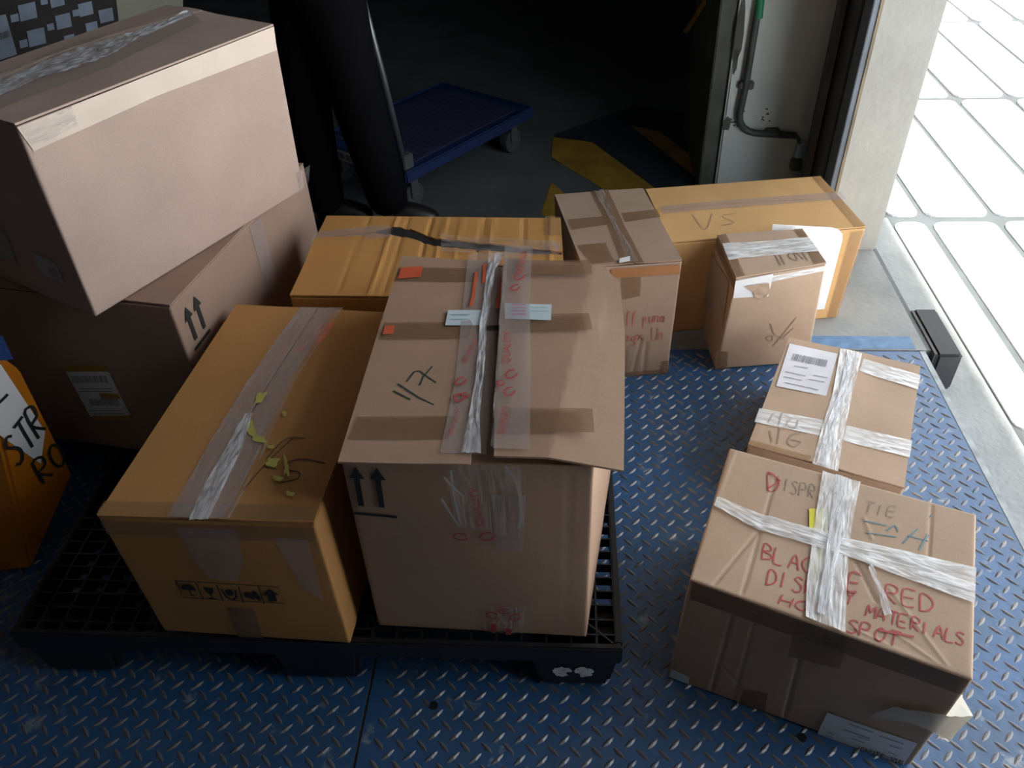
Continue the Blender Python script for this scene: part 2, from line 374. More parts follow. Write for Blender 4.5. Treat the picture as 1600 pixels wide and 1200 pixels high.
# ------------------------------------------------------------------ cartons
FONT = {
 'A': [[(0, 0), (.3, 1), (.6, 0)], [(.12, .4), (.48, .4)]], 'B': [[(0, 0), (0, 1), (.4, .95), (.45, .7), (.05, .52), (.5, .42), (.5, .12), (0, 0)]],
 'C': [[(.55, .85), (.3, 1), (.05, .7), (.05, .3), (.3, 0), (.55, .12)]], 'D': [[(0, 0), (0, 1), (.35, .9), (.55, .5), (.35, .1), (0, 0)]],
 'E': [[(.5, 1), (0, .97), (0, 0), (.5, 0)], [(0, .5), (.4, .5)]], 'H': [[(0, 0), (0, 1)], [(.55, 0), (.55, 1)], [(0, .48), (.55, .52)]],
 'I': [[(.15, 0), (.15, 1)]], 'K': [[(0, 0), (0, 1)], [(.5, 1), (.02, .45), (.5, 0)]], 'L': [[(0, 1), (0, 0), (.5, 0)]],
 'M': [[(0, 0), (.05, 1), (.3, .4), (.55, 1), (.6, 0)]], 'N': [[(0, 0), (0, 1), (.5, 0), (.5, 1)]],
 'O': [[(.3, 1), (.05, .75), (.05, .25), (.3, 0), (.55, .25), (.55, .75), (.3, 1)]], 'P': [[(0, 0), (0, 1), (.45, .95), (.45, .55), (0, .5)]],
 'R': [[(0, 0), (0, 1), (.45, .93), (.43, .58), (0, .5), (.5, 0)]], 'S': [[(.5, .88), (.25, 1), (.05, .78), (.45, .45), (.5, .18), (.25, 0), (0, .12)]],
 'T': [[(.3, 0), (.3, 1)], [(0, 1), (.6, 1)]], 'Y': [[(0, 1), (.28, .5), (.55, 1)], [(.28, .5), (.25, 0)]], 'U': [[(0, 1), (.05, .1), (.45, .1), (.5, 1)]],
 'V': [[(0, 1), (.28, 0), (.6, 1.1)]], '&': [[(.55, 0), (.1, .75), (.3, 1), (.45, .75), (0, .3), (.2, 0), (.55, .4)]],
 '1': [[(.2, 0), (.2, 1)]], '/': [[(0, -.15), (.5, 1.1)]], '7': [[(0, .85), (.1, 1), (.5, 1), (.2, 0)], [(.05, .45), (.5, .55)]],
 '5': [[(.5, 1), (.1, 1), (.05, .6), (.4, .6), (.5, .3), (.3, 0), (0, .1)]], '6': [[(.45, 1), (.1, .6), (.05, .2), (.3, 0), (.5, .2), (.3, .45), (.08, .3)]],
 '8': [[(.3, .5), (.05, .75), (.3, 1), (.5, .75), (.05, .25), (.3, 0), (.55, .25), (.3, .5)]], '2': [[(.05, .8), (.3, 1), (.5, .75), (0, 0), (.55, .05)]],
 '4': [[(.35, 0), (.35, 1), (0, .35), (.55, .35)]], '-': [[(0, .5), (.5, .5)]], ' ': [],
 'o': [[(.25, .5), (.05, .3), (.1, .05), (.3, 0), (.4, .25), (.25, .5)]], 'f': [[(.4, .95), (.2, .9), (.15, -.2)], [(0, .45), (.35, .5)]],
 'p': [[(.05, .5), (.05, -.35)], [(.05, .4), (.3, .5), (.35, .15), (.05, .05)]], 'u': [[(0, .5), (.05, .05), (.3, .1), (.32, .5), (.36, 0)]],
 'n': [[(0, 0), (.02, .5), (.28, .45), (.32, 0)]], 'a': [[(.35, .45), (.1, .45), (.05, .1), (.3, .1), (.36, .5), (.4, 0)]],
 'w': [[(0, .5), (.12, 0), (.22, .4), (.34, 0), (.45, .5)]], 'g': [[(.3, .45), (.05, .35), (.1, .05), (.3, .15), (.32, .5), (.28, -.3), (.05, -.25)]],
 'r': [[(.05, 0), (.05, .5), (.3, .45)]], 'x': [[(0, 0), (.35, .5)], [(0, .5), (.35, 0)]], 'i': [[(.1, 0), (.1, .5)], [(.1, .7), (.11, .72)]],
}
def smooth_poly(pts, n=4):
    if len(pts) < 3: return pts
    out = []
    for i in range(len(pts)-1):
        p0, p1, p2, p3 = pts[max(i-1, 0)], pts[i], pts[i+1], pts[min(i+2, len(pts)-1)]
        for k in range(n):
            t = k/n
            out.append(tuple(.5*((2*p1[c])+(-p0[c]+p2[c])*t+(2*p0[c]-5*p1[c]+4*p2[c]-p3[c])*t*t+(-p0[c]+3*p1[c]-3*p2[c]+p3[c])*t**3) for c in (0, 1)))
    out.append(pts[-1]); return out

class Carton:
    def __init__(s, c, m, label, name='cardboard_box', group=None, cat='box'):
        """c: dict (a,b,c)->world corner; a left/right, b near/far, c bottom/top"""
        s.o = V([sum(c[k][i] for k in c if k[2] == 0)/4 for i in range(2)]+[min(v[2] for v in c.values())])
        s.c = {k: V(v)-s.o for k, v in c.items()}
        s.m = m; s.root = empty(name, s.o); tag(s.root, label, cat, group)
        s.creases = {}; s.bulge = {}
    def T(s, a, b, c):
        r = V((0, 0, 0))
        for (i, j, k), p in s.c.items():
            r += p*((a if i else 1-a)*(b if j else 1-b)*(c if k else 1-c))
        return r
    def abc(s, f, u, v):
        return {'top': (u, v, 1), 'front': (u, 0, v), 'back': (1-u, 1, v), 'left': (0, 1-u, v), 'right': (1, u, v), 'bottom': (u, 1-v, 0)}[f]
    def Q(s, f, u, v): return s.T(*s.abc(f, u, v))
    def size(s, f): return ((s.Q(f, 1, .5)-s.Q(f, 0, .5)).length, (s.Q(f, .5, 1)-s.Q(f, .5, 0)).length)
    def N(s, f, u, v):
        e = 1e-3; du = s.Q(f, u+e, v)-s.Q(f, u-e, v); dv = s.Q(f, u, v+e)-s.Q(f, u, v-e)
        return du.cross(dv).normalized()
    def dent(s, f, u, v):
        d = s.bulge.get(f, 0)*max(0, math.sin(math.pi*min(1, max(0, u))))*max(0, math.sin(math.pi*min(1, max(0, v))))
        L, W = s.size(f)
        for (u0, v0, u1, v1, amp, wd) in s.creases.get(f, ()):
            ax, ay, bx, by = u0*L, v0*W, u1*L, v1*W; px, py = u*L, v*W
            t = ((px-ax)*(bx-ax)+(py-ay)*(by-ay))/max(1e-9, (bx-ax)**2+(by-ay)**2); tt = min(1, max(0, t))
            dist = math.hypot(px-ax-(bx-ax)*tt, py-ay-(by-ay)*tt)
            d += amp*math.exp(-(dist/wd)**2)
        e = min(u*L, (1-u)*L, v*W, (1-v)*W)
        if 0 <= u <= 1 and 0 <= v <= 1: d *= min(1, max(0, e)/.012)
        d += .0012*noise.noise((s.o+s.Q(f, u, v))*9)*(1 if e > .01 else max(0, e)/.01)
        return d
    def P(s, f, u, v, off=0): return s.Q(f, u, v)+s.N(f, u, v)*(s.dent(f, u, v)+off)
    def uv(s, f, x, y):
        """where the sight line through a photo pixel meets this face"""
        u = v = .5
        for _ in range(14):
            q = proj(s.Q(f, u, v)+s.o); e = .002
            qu = proj(s.Q(f, u+e, v)+s.o); qv = proj(s.Q(f, u, v+e)+s.o)
            a, b = (qu[0]-q[0])/e, (qv[0]-q[0])/e; c, d = (qu[1]-q[1])/e, (qv[1]-q[1])/e
            det = a*d-b*c; rx, ry = x-q[0], y-q[1]
            u += max(-.6, min(.6, (d*rx-b*ry)/det)); v += max(-.6, min(.6, (-c*rx+a*ry)/det))
        return u, v
    def coords(s, L, n, r):
        d0 = .293*r; cs = [d0/L, .6*r/L, r/L, 1.8*r/L]
        inner = [r*1.8/L+(1-3.6*r/L)*i/n for i in range(1, n)]
        return cs+inner+[1-c for c in reversed(cs)]
    def body(s, open_top=True, n=26, r=.005, sink=.012):
        bm = bmesh.new()
        for f in ('top', 'front', 'back', 'left', 'right', 'bottom'):
            L, W = s.size(f); drop = -sink if (f == 'top' and open_top) else 0
            hi = f in s.creases or f in ('top', 'front', 'right', 'left')
            k = n*(2 if s.creases.get(f) else 1) if hi else 4
            us, vs_ = s.coords(L, k, r), s.coords(W, k, r); g = []
            for v in vs_:
                row = []
                for u in us:
                    d = min(u*L, (1-u)*L, v*W, (1-v)*W); off = -(r-math.sqrt(max(0, r*r-(r-d)**2))) if d < r else 0
                    if drop: off = 0
                    row.append(bm.verts.new(s.P(f, u, v, off+drop)))
                g.append(row)
            for j in range(len(vs_)-1):
                for i in range(len(us)-1): bm.faces.new((g[j][i], g[j][i+1], g[j+1][i+1], g[j+1][i]))
        bmesh.ops.remove_doubles(bm, verts=bm.verts, dist=.0008)
        return bm_obj('box_body', bm, s.m, s.root, True)
    def flap(s, rows, lift=None, n=18, m=14, th=.004, mat_=None, base=.0005):
        """rows: list of (uvA, uvB) across the flap; a slab with real thickness lying on the top"""
        R = []
        for i in range(len(rows)-1):
            k = max(2, int(n/(len(rows)-1)))
            for t in range(k):
                t /= k; R.append((tuple(rows[i][0][c]*(1-t)+rows[i+1][0][c]*t for c in (0, 1)), tuple(rows[i][1][c]*(1-t)+rows[i+1][1][c]*t for c in (0, 1))))
        R.append(rows[-1]); vt, fs = [], []; W = m+1
        for side in (0, 1):
            for (A, B) in R:
                for j in range(W):
                    t = j/m; u, v = A[0]*(1-t)+B[0]*t, A[1]*(1-t)+B[1]*t
                    vt.append(s.P('top', u, v, base+(th if side == 0 else 0)+(lift(u, v) if lift else 0)))
        nr = len(R); o2 = nr*W
        for i in range(nr-1):
            for j in range(m):
                q = (i*W+j, i*W+j+1, (i+1)*W+j+1, (i+1)*W+j); fs.append(q); fs.append(tuple(x+o2 for x in reversed(q)))
        ring = [j for j in range(W)]+[i*W+m for i in range(1, nr)]+[(nr-1)*W+j for j in range(m-1, -1, -1)]+[i*W for i in range(nr-2, 0, -1)]
        for a, b in zip(ring, ring[1:]+ring[:1]): fs.append((a, a+o2, b+o2, b))
        o = mesh_obj('top_flap', vt, fs, mat_ or s.m, s.root)
        bm = bmesh.new(); bm.from_mesh(o.data); bmesh.ops.recalc_face_normals(bm, faces=bm.faces); bm.to_mesh(o.data); bm.free()
        for p in o.data.polygons[:]: p.use_smooth = False
        return o
    def flaps_v(s, seam, gap, lift=0, over=.0):
        """seam running front to back; seam: photo pixels from front to back, gap: widths in metres"""
        L, W = s.size('top'); pts = [s.uv('top', *p) for p in seam]; gl = gap if isinstance(gap, (list, tuple)) else [gap]*len(pts)
        pts = [(p[0], min(1.0, max(0, p[1]))) for p in pts]; pts[0] = (pts[0][0], 0); pts[-1] = (pts[-1][0], 1)
        lf = lambda u, v: lift*math.exp(-((u-pts[len(pts)//2][0])*L/.05)**2)
        a = s.flap([((0.003-over, p[1]), (p[0]-g/2/L, p[1])) for p, g in zip(pts, gl)], lf)
        b = s.flap([((p[0]+g/2/L, p[1]), (.997+over, p[1])) for p, g in zip(pts, gl)], lf)
        return a, b
    def flaps_u(s, seam, gap, lift=0, n=18):
        L, W = s.size('top'); pts = [s.uv('top', *p) for p in seam]; gl = gap if isinstance(gap, (list, tuple)) else [gap]*len(pts)
        pts[0] = (0, pts[0][1]); pts[-1] = (1, pts[-1][1])
        lf = lambda u, v: lift*math.exp(-((v-pts[len(pts)//2][1])*W/.05)**2)
        a = s.flap([((p[0], .003), (p[0], p[1]-g/2/W)) for p, g in zip(pts, gl)], lf, n)
        b = s.flap([((p[0], p[1]+g/2/W), (p[0], .997)) for p, g in zip(pts, gl)], lf, n)
        return a, b
    def rows_px(s, f, rows): return [(f, s.uv(f, *a), s.uv(f, *b)) for a, b in rows]
    def patch(s, name, rows, mt, off=.006, k=6, m=6, wr=0, parent=None, seed=0, th=0, wf=55):
        """rows: (face, uvL, uvR); a film or sheet lying on the carton, may run over an edge"""
        R = []
        for i in range(len(rows)-1):
            f0, a0, b0 = rows[i]; f1, a1, b1 = rows[i+1]
            if f0 == f1:
                for t in range(k):
                    t /= k; R.append((f0, tuple(a0[c]*(1-t)+a1[c]*t for c in (0, 1)), tuple(b0[c]*(1-t)+b1[c]*t for c in (0, 1))))
            else: R.append(rows[i])
        R.append(rows[-1]); vt, fs = [], []; W = m+1
        for ri, (f, A, B) in enumerate(R):
            for j in range(W):
                t = j/m; u, v = A[0]*(1-t)+B[0]*t, A[1]*(1-t)+B[1]*t
                h = 0
                if wr:
                    q = V((t*m*.55+seed*7.3, ri*.22, seed*3.1)); h = wr*.8*abs(noise.noise(q))+wr*.35*abs(noise.noise(s.Q(f, u, v)*wf))
                vt.append(s.P(f, u, v, off+h))
        for i in range(len(R)-1):
            for j in range(m): fs.append((i*W+j, i*W+j+1, (i+1)*W+j+1, (i+1)*W+j))
        o = mesh_obj(name, vt, fs, mt, parent or s.root, bool(wr))
        ul = o.data.uv_layers.new(name='UVMap'); acc = [0]
        for i in range(1, len(R)): acc.append(acc[-1]+(vt[i*W]-vt[(i-1)*W]).length)
        wid = [(vt[i*W+m]-vt[i*W]).length for i in range(len(R))]; wm = sum(wid)/len(wid)
        along_rows = acc[-1] >= wm*.8
        for lp in o.data.loops:
            r, c = divmod(lp.vertex_index, W); p = (acc[r], c/m*wm)
            ul.data[lp.index].uv = p if along_rows else (p[1], p[0])
        return o
    def pxpatch(s, name, f, quad, mt, off=.006, **kw):
        """quad: photo pixels TL, TR, BR, BL on one face"""
        a, b, c, d = quad
        return s.patch(name, s.rows_px(f, [(a, b), (d, c)]), mt, off, **kw)
    def stroke(s, f, lines, mt, w=.004, off=.0065, name='handwriting', parent=None):
        """lines: polylines in uv; drawn as flat pen strokes"""
        L, W = s.size(f); vt, fs = [], []
        for ln in lines:
            if len(ln) < 2: continue
            q = [(p[0]*L, p[1]*W) for p in ln]; b0 = len(vt)
            for i, p in enumerate(q):
                a, b = q[max(i-1, 0)], q[min(i+1, len(q)-1)]; dx, dy = b[0]-a[0], b[1]-a[1]; l = math.hypot(dx, dy) or 1
                nx_, ny_ = -dy/l*w/2, dx/l*w/2
                for sg in (1, -1): vt.append(s.P(f, (p[0]+sg*nx_)/L, (p[1]+sg*ny_)/W, off))
            for i in range(len(q)-1): fs.append((b0+2*i, b0+2*i+1, b0+2*i+3, b0+2*i+2))
        return mesh_obj(name, vt, fs, mt, parent or s.root)
    def pxstroke(s, f, lines, mt, w=.004, off=.0065, sm=True, **kw):
        return s.stroke(f, [smooth_poly([s.uv(f, *p) for p in ln]) if sm else [s.uv(f, *p) for p in ln] for ln in lines], mt, w, off, **kw)
    def write(s, f, txt, bl, br, tl, mt, w=.004, off=.0065, jit=.06, adv=.78, **kw):
        """handwritten letters; bl, br, tl: photo pixels of the text line's corners"""
        o, r, t = s.uv(f, *bl), s.uv(f, *br), s.uv(f, *tl); n = len(txt); tot = n*adv-(adv-.6); lines = []
        for i, ch in enumerate(txt):
            for ln in FONT.get(ch, []):
                P2 = []
                dx, dy = random.uniform(-jit, jit), random.uniform(-jit, jit)
                for (x, y) in smooth_poly([(a+random.uniform(-jit, jit)*.5, b+random.uniform(-jit, jit)*.5) for a, b in ln], 3):
                    X, Y = (i*adv+x+dx)/tot, y+dy
                    P2.append((o[0]+(r[0]-o[0])*X+(t[0]-o[0])*Y, o[1]+(r[1]-o[1])*X+(t[1]-o[1])*Y))
                lines.append(P2)
        return s.stroke(f, lines, mt, w, off, **kw)
    def type(s, f, txt, bl, br, tl, mt, off=.0075, name='printed_text', parent=None):
        """printed letters"""
        cu = bpy.data.curves.new('t', 'FONT'); cu.body = txt; cu.resolution_u = 3
        ob = bpy.data.objects.new('t', cu); col.objects.link(ob)
        dg = bpy.context.evaluated_depsgraph_get(); me = bpy.data.meshes.new_from_object(ob.evaluated_get(dg))
        bpy.data.objects.remove(ob); bpy.data.curves.remove(cu)
        xs = [v.co.x for v in me.vertices]; ys = [v.co.y for v in me.vertices]; x0, x1, y0, y1 = min(xs), max(xs), min(ys), max(ys)
        o, r, t = s.uv(f, *bl), s.uv(f, *br), s.uv(f, *tl)
        vt = []
        for v in me.vertices:
            X, Y = (v.co.x-x0)/(x1-x0), (v.co.y-y0)/(y1-y0)
            vt.append(s.P(f, o[0]+(r[0]-o[0])*X+(t[0]-o[0])*Y, o[1]+(r[1]-o[1])*X+(t[1]-o[1])*Y, off))
        fs = [tuple(p.vertices) for p in me.polygons]; bpy.data.meshes.remove(me)
        return mesh_obj(name, vt, fs, mt, parent or s.root)
    def shapes(s, f, polys, o_, r_, t_, mt, off=.0065, name='symbol', parent=None):
        """flat printed polygons given in a unit frame spanned by photo pixels bl, br, tl"""
        o, r, t = s.uv(f, *o_), s.uv(f, *r_), s.uv(f, *t_); vt, fs = [], []
        for poly in polys:
            b0 = len(vt)
            for X, Y in poly: vt.append(s.P(f, o[0]+(r[0]-o[0])*X+(t[0]-o[0])*Y, o[1]+(r[1]-o[1])*X+(t[1]-o[1])*Y, off))
            fs.append(tuple(range(b0, b0+len(poly))))
        return mesh_obj(name, vt, fs, mt, parent or s.root)
    def barcode(s, f, bl, br, tl, parent, n=24, off=.0078, mt=None, name='barcode'):
        polys = []; x = 0; rnd = random.Random(n)
        while x < .97:
            wd = rnd.choice((.012, .02, .03)); polys.append([(x, 0), (min(1, x+wd), 0), (min(1, x+wd), 1), (x, 1)]); x += wd+rnd.choice((.012, .02, .028))
        return s.shapes(f, polys, bl, br, tl, mt or INK_G, off, name, parent)

def corners(px, z0, z1, fit):
    """fit: (x, y, rot_deg, L, W) footprint; px: photo pixels of corners that can be seen, fixed on their height"""
    x, y, r, L, W = fit; r = math.radians(r); c = {}
    for a in (0, 1):
        for b in (0, 1):
            for k in (0, 1):
                z = z1 if k else z0
                if (a, b, k) in px: p = at_z(*px[(a, b, k)], z)
                else: p = V((x+a*L*math.cos(r)-b*W*math.sin(r), y+a*L*math.sin(r)+b*W*math.cos(r), z))
                c[(a, b, k)] = p
    return c
ARROW = [[(.08, 0), (.92, 0), (.92, .07), (.08, .07)], [(.20, .2), (.34, .2), (.34, .72), (.20, .72)], [(.08, .72), (.46, .72), (.27, 1)],
         [(.66, .2), (.80, .2), (.80, .72), (.66, .72)], [(.54, .72), (.92, .72), (.73, 1)]]
PZ = .1475

# ---- A: yellow carton on the pallet, near left
K_ORB = kraft('kraft_orange_brown', (.56, .285, .10))
A = Carton(corners({(0, 0, 1): (152, 808), (1, 0, 1): (492, 819), (0, 1, 1): (369, 478), (0, 0, 0): (256, 986), (1, 0, 0): (548, 1006)}, PZ, .49,
                   (-.703, .922, -7.5, .374, .60)), K_ORB, 'long yellow-brown carton at the near left of the pallet, marked 1/5')
A.bulge = {'top': .006, 'front': .004}
A.body()
A.flaps_v([(306, 818), (345, 738), (420, 612), (500, 481)], [.005, .006, .004, .003], .002)
for off_, dx in ((.0068, 0), (.0076, 9)):
    A.patch('packing_tape', A.rows_px('top', [((262+dx, 812), (352+dx, 815)), ((322, 712), (405+dx, 716)), ((392, 600), (455+dx, 602)), ((470, 484), (528+dx, 485))])[::1], TAPE_CL if dx else TAPE_LAV, off_, k=22, m=10, wr=.0035 if dx else .001, seed=1)
A.patch('bunched_tape', A.rows_px('top', [((298, 818), (328, 818)), ((322, 765), (352, 768)), ((358, 705), (382, 706)), ((386, 655), (398, 655))]), TAPE_SIL, .009, k=14, m=8, wr=.006, seed=3)
A.patch('packing_tape', A.rows_px('front', [((276, 822), (370, 824)), ((302, 868), (382, 872)), ((330, 900), (372, 903))]), TAPE_LAV, .002, k=10, m=8, wr=.002, seed=4)
A.pxpatch('packing_tape', 'front', [(356, 945), (398, 947), (412, 996), (372, 994)], TAPE_BR, .002)
A.pxpatch('packing_tape', 'front', [(428, 838), (482, 843), (506, 935), (474, 918)], TAPE_LAV, .002)
A.pxpatch('edge_tape', 'top', [(165, 786), (496, 795), (492, 817), (152, 808)], TAPE_LT, .0062, k=4, m=30)
A.pxpatch('edge_tape', 'front', [(155, 812), (490, 824), (494, 846), (168, 834)], TAPE_LT, .0015, k=4, m=30)
A.pxpatch('sticker_patch', 'top', [(500, 512), (528, 507), (505, 540), (478, 545)], mat('orange_red_sticker', (.72, .20, .06), .35), .0066)
A.pxpatch('sticker_patch', 'top', [(468, 548), (484, 545), (474, 555), (456, 560)], ORANGE_P, .0066)
A.pxstroke('top', [[(382, 770), (420, 727), (462, 688)], [(418, 722), (448, 692), (478, 690)], [(510, 728), (478, 722), (455, 726), (446, 738), (468, 742), (466, 752), (440, 758)]], INK_BRN, .0026, .0064)
for q in ([(404, 625), (420, 620), (415, 638), (400, 640)], [(386, 668), (398, 660), (405, 690), (392, 690)], [(396, 688), (420, 690), (418, 700), (398, 698)], [(420, 703), (432, 704), (430, 709), (420, 708)],
          [(420, 722), (440, 724), (436, 738), (418, 736)], [(446, 716), (452, 730), (454, 748), (446, 748)], [(428, 749), (444, 753), (440, 760), (430, 756)], [(448, 772), (462, 776), (460, 783), (450, 780)], [(443, 651), (450, 651), (450, 658), (444, 658)]):
    uvq = [A.uv('top', *p) for p in q]; cx = sum(p[0] for p in uvq)/4; cy = sum(p[1] for p in uvq)/4; pts = []
    for i in range(4):
        for t in (0, .33, .66):
            a, b = uvq[i], uvq[(i+1) % 4]; k = random.uniform(.7, 1.25); pts.append((cx+(a[0]*(1-t)+b[0]*t-cx)*k, cy+(a[1]*(1-t)+b[1]*t-cy)*k))
    mesh_obj('paint_splash', [A.P('top', *p, .0095) for p in pts], [tuple(range(12))[::-1]], LIME_P, A.root)
sx = [(275, 904), (308, 907), (340, 910), (374, 912), (405, 913), (436, 914)]; bx = [(287, 931), (319, 933), (351, 936), (382, 938), (414, 940), (445, 940)]
A.pxstroke('front', [[sx[0], sx[-1], bx[-1], bx[0], sx[0]]]+[[sx[i], bx[i]] for i in range(1, 5)], INK, .0022, .0018, sm=False, name='handling_symbol_frame')
def cell(i): return (bx[i], bx[i+1], sx[i])
circ = lambda x, y, r, n=14, a0=0, a1=6.2832: [(x+r*math.cos(a0+(a1-a0)*k/(n-1)), y+r*math.sin(a0+(a1-a0)*k/(n-1))) for k in range(n)]
A.shapes('front', [circ(.5, .5, .36, 12, 0, math.pi), [(.47, .15), (.53, .15), (.53, .52), (.47, .52)], [(.53, .15), (.66, .15), (.66, .22), (.53, .22)]], *cell(0), INK, .002, 'umbrella_symbol')
A.shapes('front', [[(.25, .85), (.5, .75), (.75, .85), (.68, .5), (.5, .38), (.32, .5)], [(.46, .15), (.54, .15), (.54, .42), (.46, .42)], [(.3, .1), (.7, .1), (.7, .17), (.3, .17)]], *cell(1), INK, .002, 'glass_symbol')
A.shapes('front', [circ(.5, .6, .2), [(.12, .75), (.2, .78), (.3, .35), (.5, .2), (.45, .1), (.2, .3)], [(.88, .75), (.8, .78), (.7, .35), (.5, .2), (.55, .1), (.8, .3)]], *cell(2), INK, .002, 'hands_symbol')
A.shapes('front', [circ(.3, .5, .17), circ(.52, .42, .17), [(.55, .7), (.72, .8), (.92, .35), (.86, .15), (.68, .3)]], *cell(3), INK, .002, 'handle_symbol')
A.shapes('front', [[(.1, .5), (.9, .5), (.5, .88)], [(.3, .15), (.7, .15), (.7, .5), (.3, .5)]], *cell(4), INK, .002, 'arrow_symbol')

# ---- M: brown carton on the pallet, centre
cM = corners({(0, 0, 1): (531, 716), (1, 0, 1): (928, 728), (0, 1, 1): (628, 402), (0, 0, 0): (591, 978), (1, 0, 0): (916, 996)}, PZ, .612, (-.285, .919, -8.4, .418, .555))
cM[(1, 1, 0)] = cM[(1, 1, 0)]+V((.035, 0, 0))
M = Carton(cM, K_BROWN, 'big brown carton in the middle of the pallet, bound with red-printed tape, marked 1/7')
M.bulge = {'front': .008, 'right': .012}
M.creases = {'front': [(.84, .02, .84, .98, -.0009, .003), (.90, .02, .90, .98, -.0008, .003)]}
M.body(sink=.004)
Lm, Wm = M.size('top')
sL = [M.uv('top', *p) for p in ((742, 716), (752, 600), (765, 500), (775, 402))]; sR = [M.uv('top', *p) for p in ((770, 716), (776, 600), (782, 500), (790, 402))]
ml = lambda u, v: .003*math.exp(-((u-.5)*Lm/.07)**2)
M.flap([((.0, -.02), (sL[0][0]-.01, -.02)), ((0, sL[1][1]), (sL[1][0]-.008, sL[1][1])), ((0, sL[2][1]), (sL[2][0]-.006, sL[2][1])), ((0, 1), (sL[3][0], 1))], ml)
def rlift(u, v):
    d = max(0, u-.83-.10*v); return .018*(1-.6*v)+.006*v-d*Lm*.20*(1-.4*v)
M.flap([((sR[0][0]+.012, -.012), (1.115, -.012)), ((sR[1][0]+.01, sR[1][1]), (1.10, sR[1][1])), ((sR[2][0]+.008, .62), (1.085, .62)), ((sR[3][0]+.006, .9), (1.05, .9)), ((sR[3][0]+.006, 1), (.97, 1))], rlift, 24, 24)
# tapes across and along the top
M.pxpatch('cross_tape', 'top', [(625, 421), (760, 424), (757, 446), (616, 443)], TAPE_BR, .0065, m=14)
M.patch('cross_tape', M.rows_px('top', [((800, 424), (800, 446)), ((922, 424), (925, 446))]), TAPE_BR, .027, k=10)
M.pxpatch('cross_tape', 'top', [(602, 508), (752, 508), (750, 534), (594, 534)], TAPE_BR, .0068, m=14)
M.pxpatch('cross_tape', 'top', [(560, 655), (742, 655), (738, 692), (546, 690)], TAPE_BR, .0068, m=14)
def rowsR(pp_, hh): return M.rows_px('top', pp_)
M.pxpatch('cross_tape', 'top', [(800, 508), (920, 506), (925, 532), (800, 534)], TAPE_BR, .024, m=14)
M.pxpatch('cross_tape', 'top', [(790, 655), (925, 657), (928, 694), (790, 694)], TAPE_BR, .026, m=14)
M.patch('printed_tape', M.rows_px('top', [((688, 714), (760, 716)), ((712, 600), (772, 600)), ((722, 500), (778, 500)), ((732, 402), (786, 402))]), TAPE_LAV, .0085, k=12, m=8, wr=.002, seed=5)
M.patch('printed_tape', M.rows_px('top', [((772, 720), (828, 722)), ((776, 600), (830, 600)), ((784, 500), (828, 500)), ((790, 402), (832, 402))]), TAPE_LAV, .027, k=12, m=8, wr=.002, seed=6)
M.patch('bunched_tape', M.rows_px('top', [((722, 716), (752, 716)), ((733, 660), (750, 660)), ((744, 600), (756, 600)), ((750, 520), (762, 520)), ((762, 430), (774, 430)), ((764, 404), (790, 404))]), TAPE_SIL, .011, k=14, m=6, wr=.008, seed=7)
M.patch('seam_tape', M.rows_px('top', [((768, 716), (778, 716)), ((776, 600), (782, 600)), ((782, 500), (788, 500)), ((789, 404), (796, 404))]), TAPE_CL, .026, k=10, m=4, wr=.003, seed=8)
st_ = M.patch('paper_strip', M.rows_px('top', [((701, 491), (696, 515)), ((752, 491), (750, 515))]), PAPER_BL, .0095, k=8)
M.patch('paper_strip', M.rows_px('top', [((789, 491), (790, 515)), ((862, 493), (861, 518))]), PAPER_BL, .0255, k=8)
for i in range(4):
    M.pxstroke('top', [[(800, 497+i*5), (822, 497+i*5)]], mat('magenta_print', (.42, .12, .25), .6) if i == 0 else bpy.data.materials['magenta_print'], .0025, .031, sm=False, name='printed_line')
M.pxstroke('top', [[(826, 501), (856, 502)], [(826, 507), (856, 508)]], mat('cyan_print', (.25, .45, .5), .6), .002, .031, sm=False, name='printed_line')
M.pxstroke('top', [[(706, 499), (735, 499)], [(704, 506), (732, 506)]], bpy.data.materials['cyan_print'], .002, .0108, sm=False, name='printed_line')
M.pxpatch('black_mark', 'top', [(753, 517), (782, 516), (781, 524), (752, 524)], INK, .0115)
# red print on the tape
M.type('top', 'QUALITY', (720, 574), (740, 535), (728, 576), INK_RED, .0115)
M.type('top', 'QUALITY', (800, 590), (802, 540), (786, 588), INK_RED, .031)
M.type('top', 'QUALITY', (706, 690), (722, 650), (700, 686), INK_RED, .0115)
M.type('top', 'QUALITY', (790, 700), (800, 655), (776, 700), INK_RED, .031)
M.type('top', 'QUALITY', (805, 446), (812, 412), (818, 446), INK_RED, .031)
def leaf(c, cx, cy, rx, ry, f='top', off=.0118, tilt=0):
    ln = []
    for k in range(15):
        a = .3+k/14*5.4; x, y = rx*math.cos(a), ry*math.sin(a); ln.append((cx+x*math.cos(tilt)-y*math.sin(tilt), cy+x*math.sin(tilt)+y*math.cos(tilt)))
    c.pxstroke(f, [ln], INK_RED, .0035, off, sm=False, name='leaf_mark')
for p in ((721, 603, 9, 5), (718, 629, 7, 6), (728, 625, 5, 4)): leaf(M, *p, off=.0115, tilt=-.5)
for p in ((800, 606, 9, 6), (797, 633, 8, 6), (784, 620, 5, 4), (812, 452, 8, 5), (806, 470, 7, 4)): leaf(M, *p, off=.031, tilt=-.4)
M.pxstroke('top', [[(745, 432), (740, 470), (736, 486)], [(758, 420), (756, 450)]], ORANGE_P, .006, .0115, name='orange_streak')
M.pxpatch('orange_streak', 'top', [(786, 430), (792, 440), (785, 490), (774, 490)], ORANGE_P, .012)
M.pxpatch('sticker_patch', 'top', [(628, 423), (662, 421), (658, 438), (622, 441)], ORANGE_P, .0085)
M.pxpatch('sticker_patch', 'top', [(602, 515), (618, 514), (615, 527), (599, 528)], ORANGE_P, .0085)
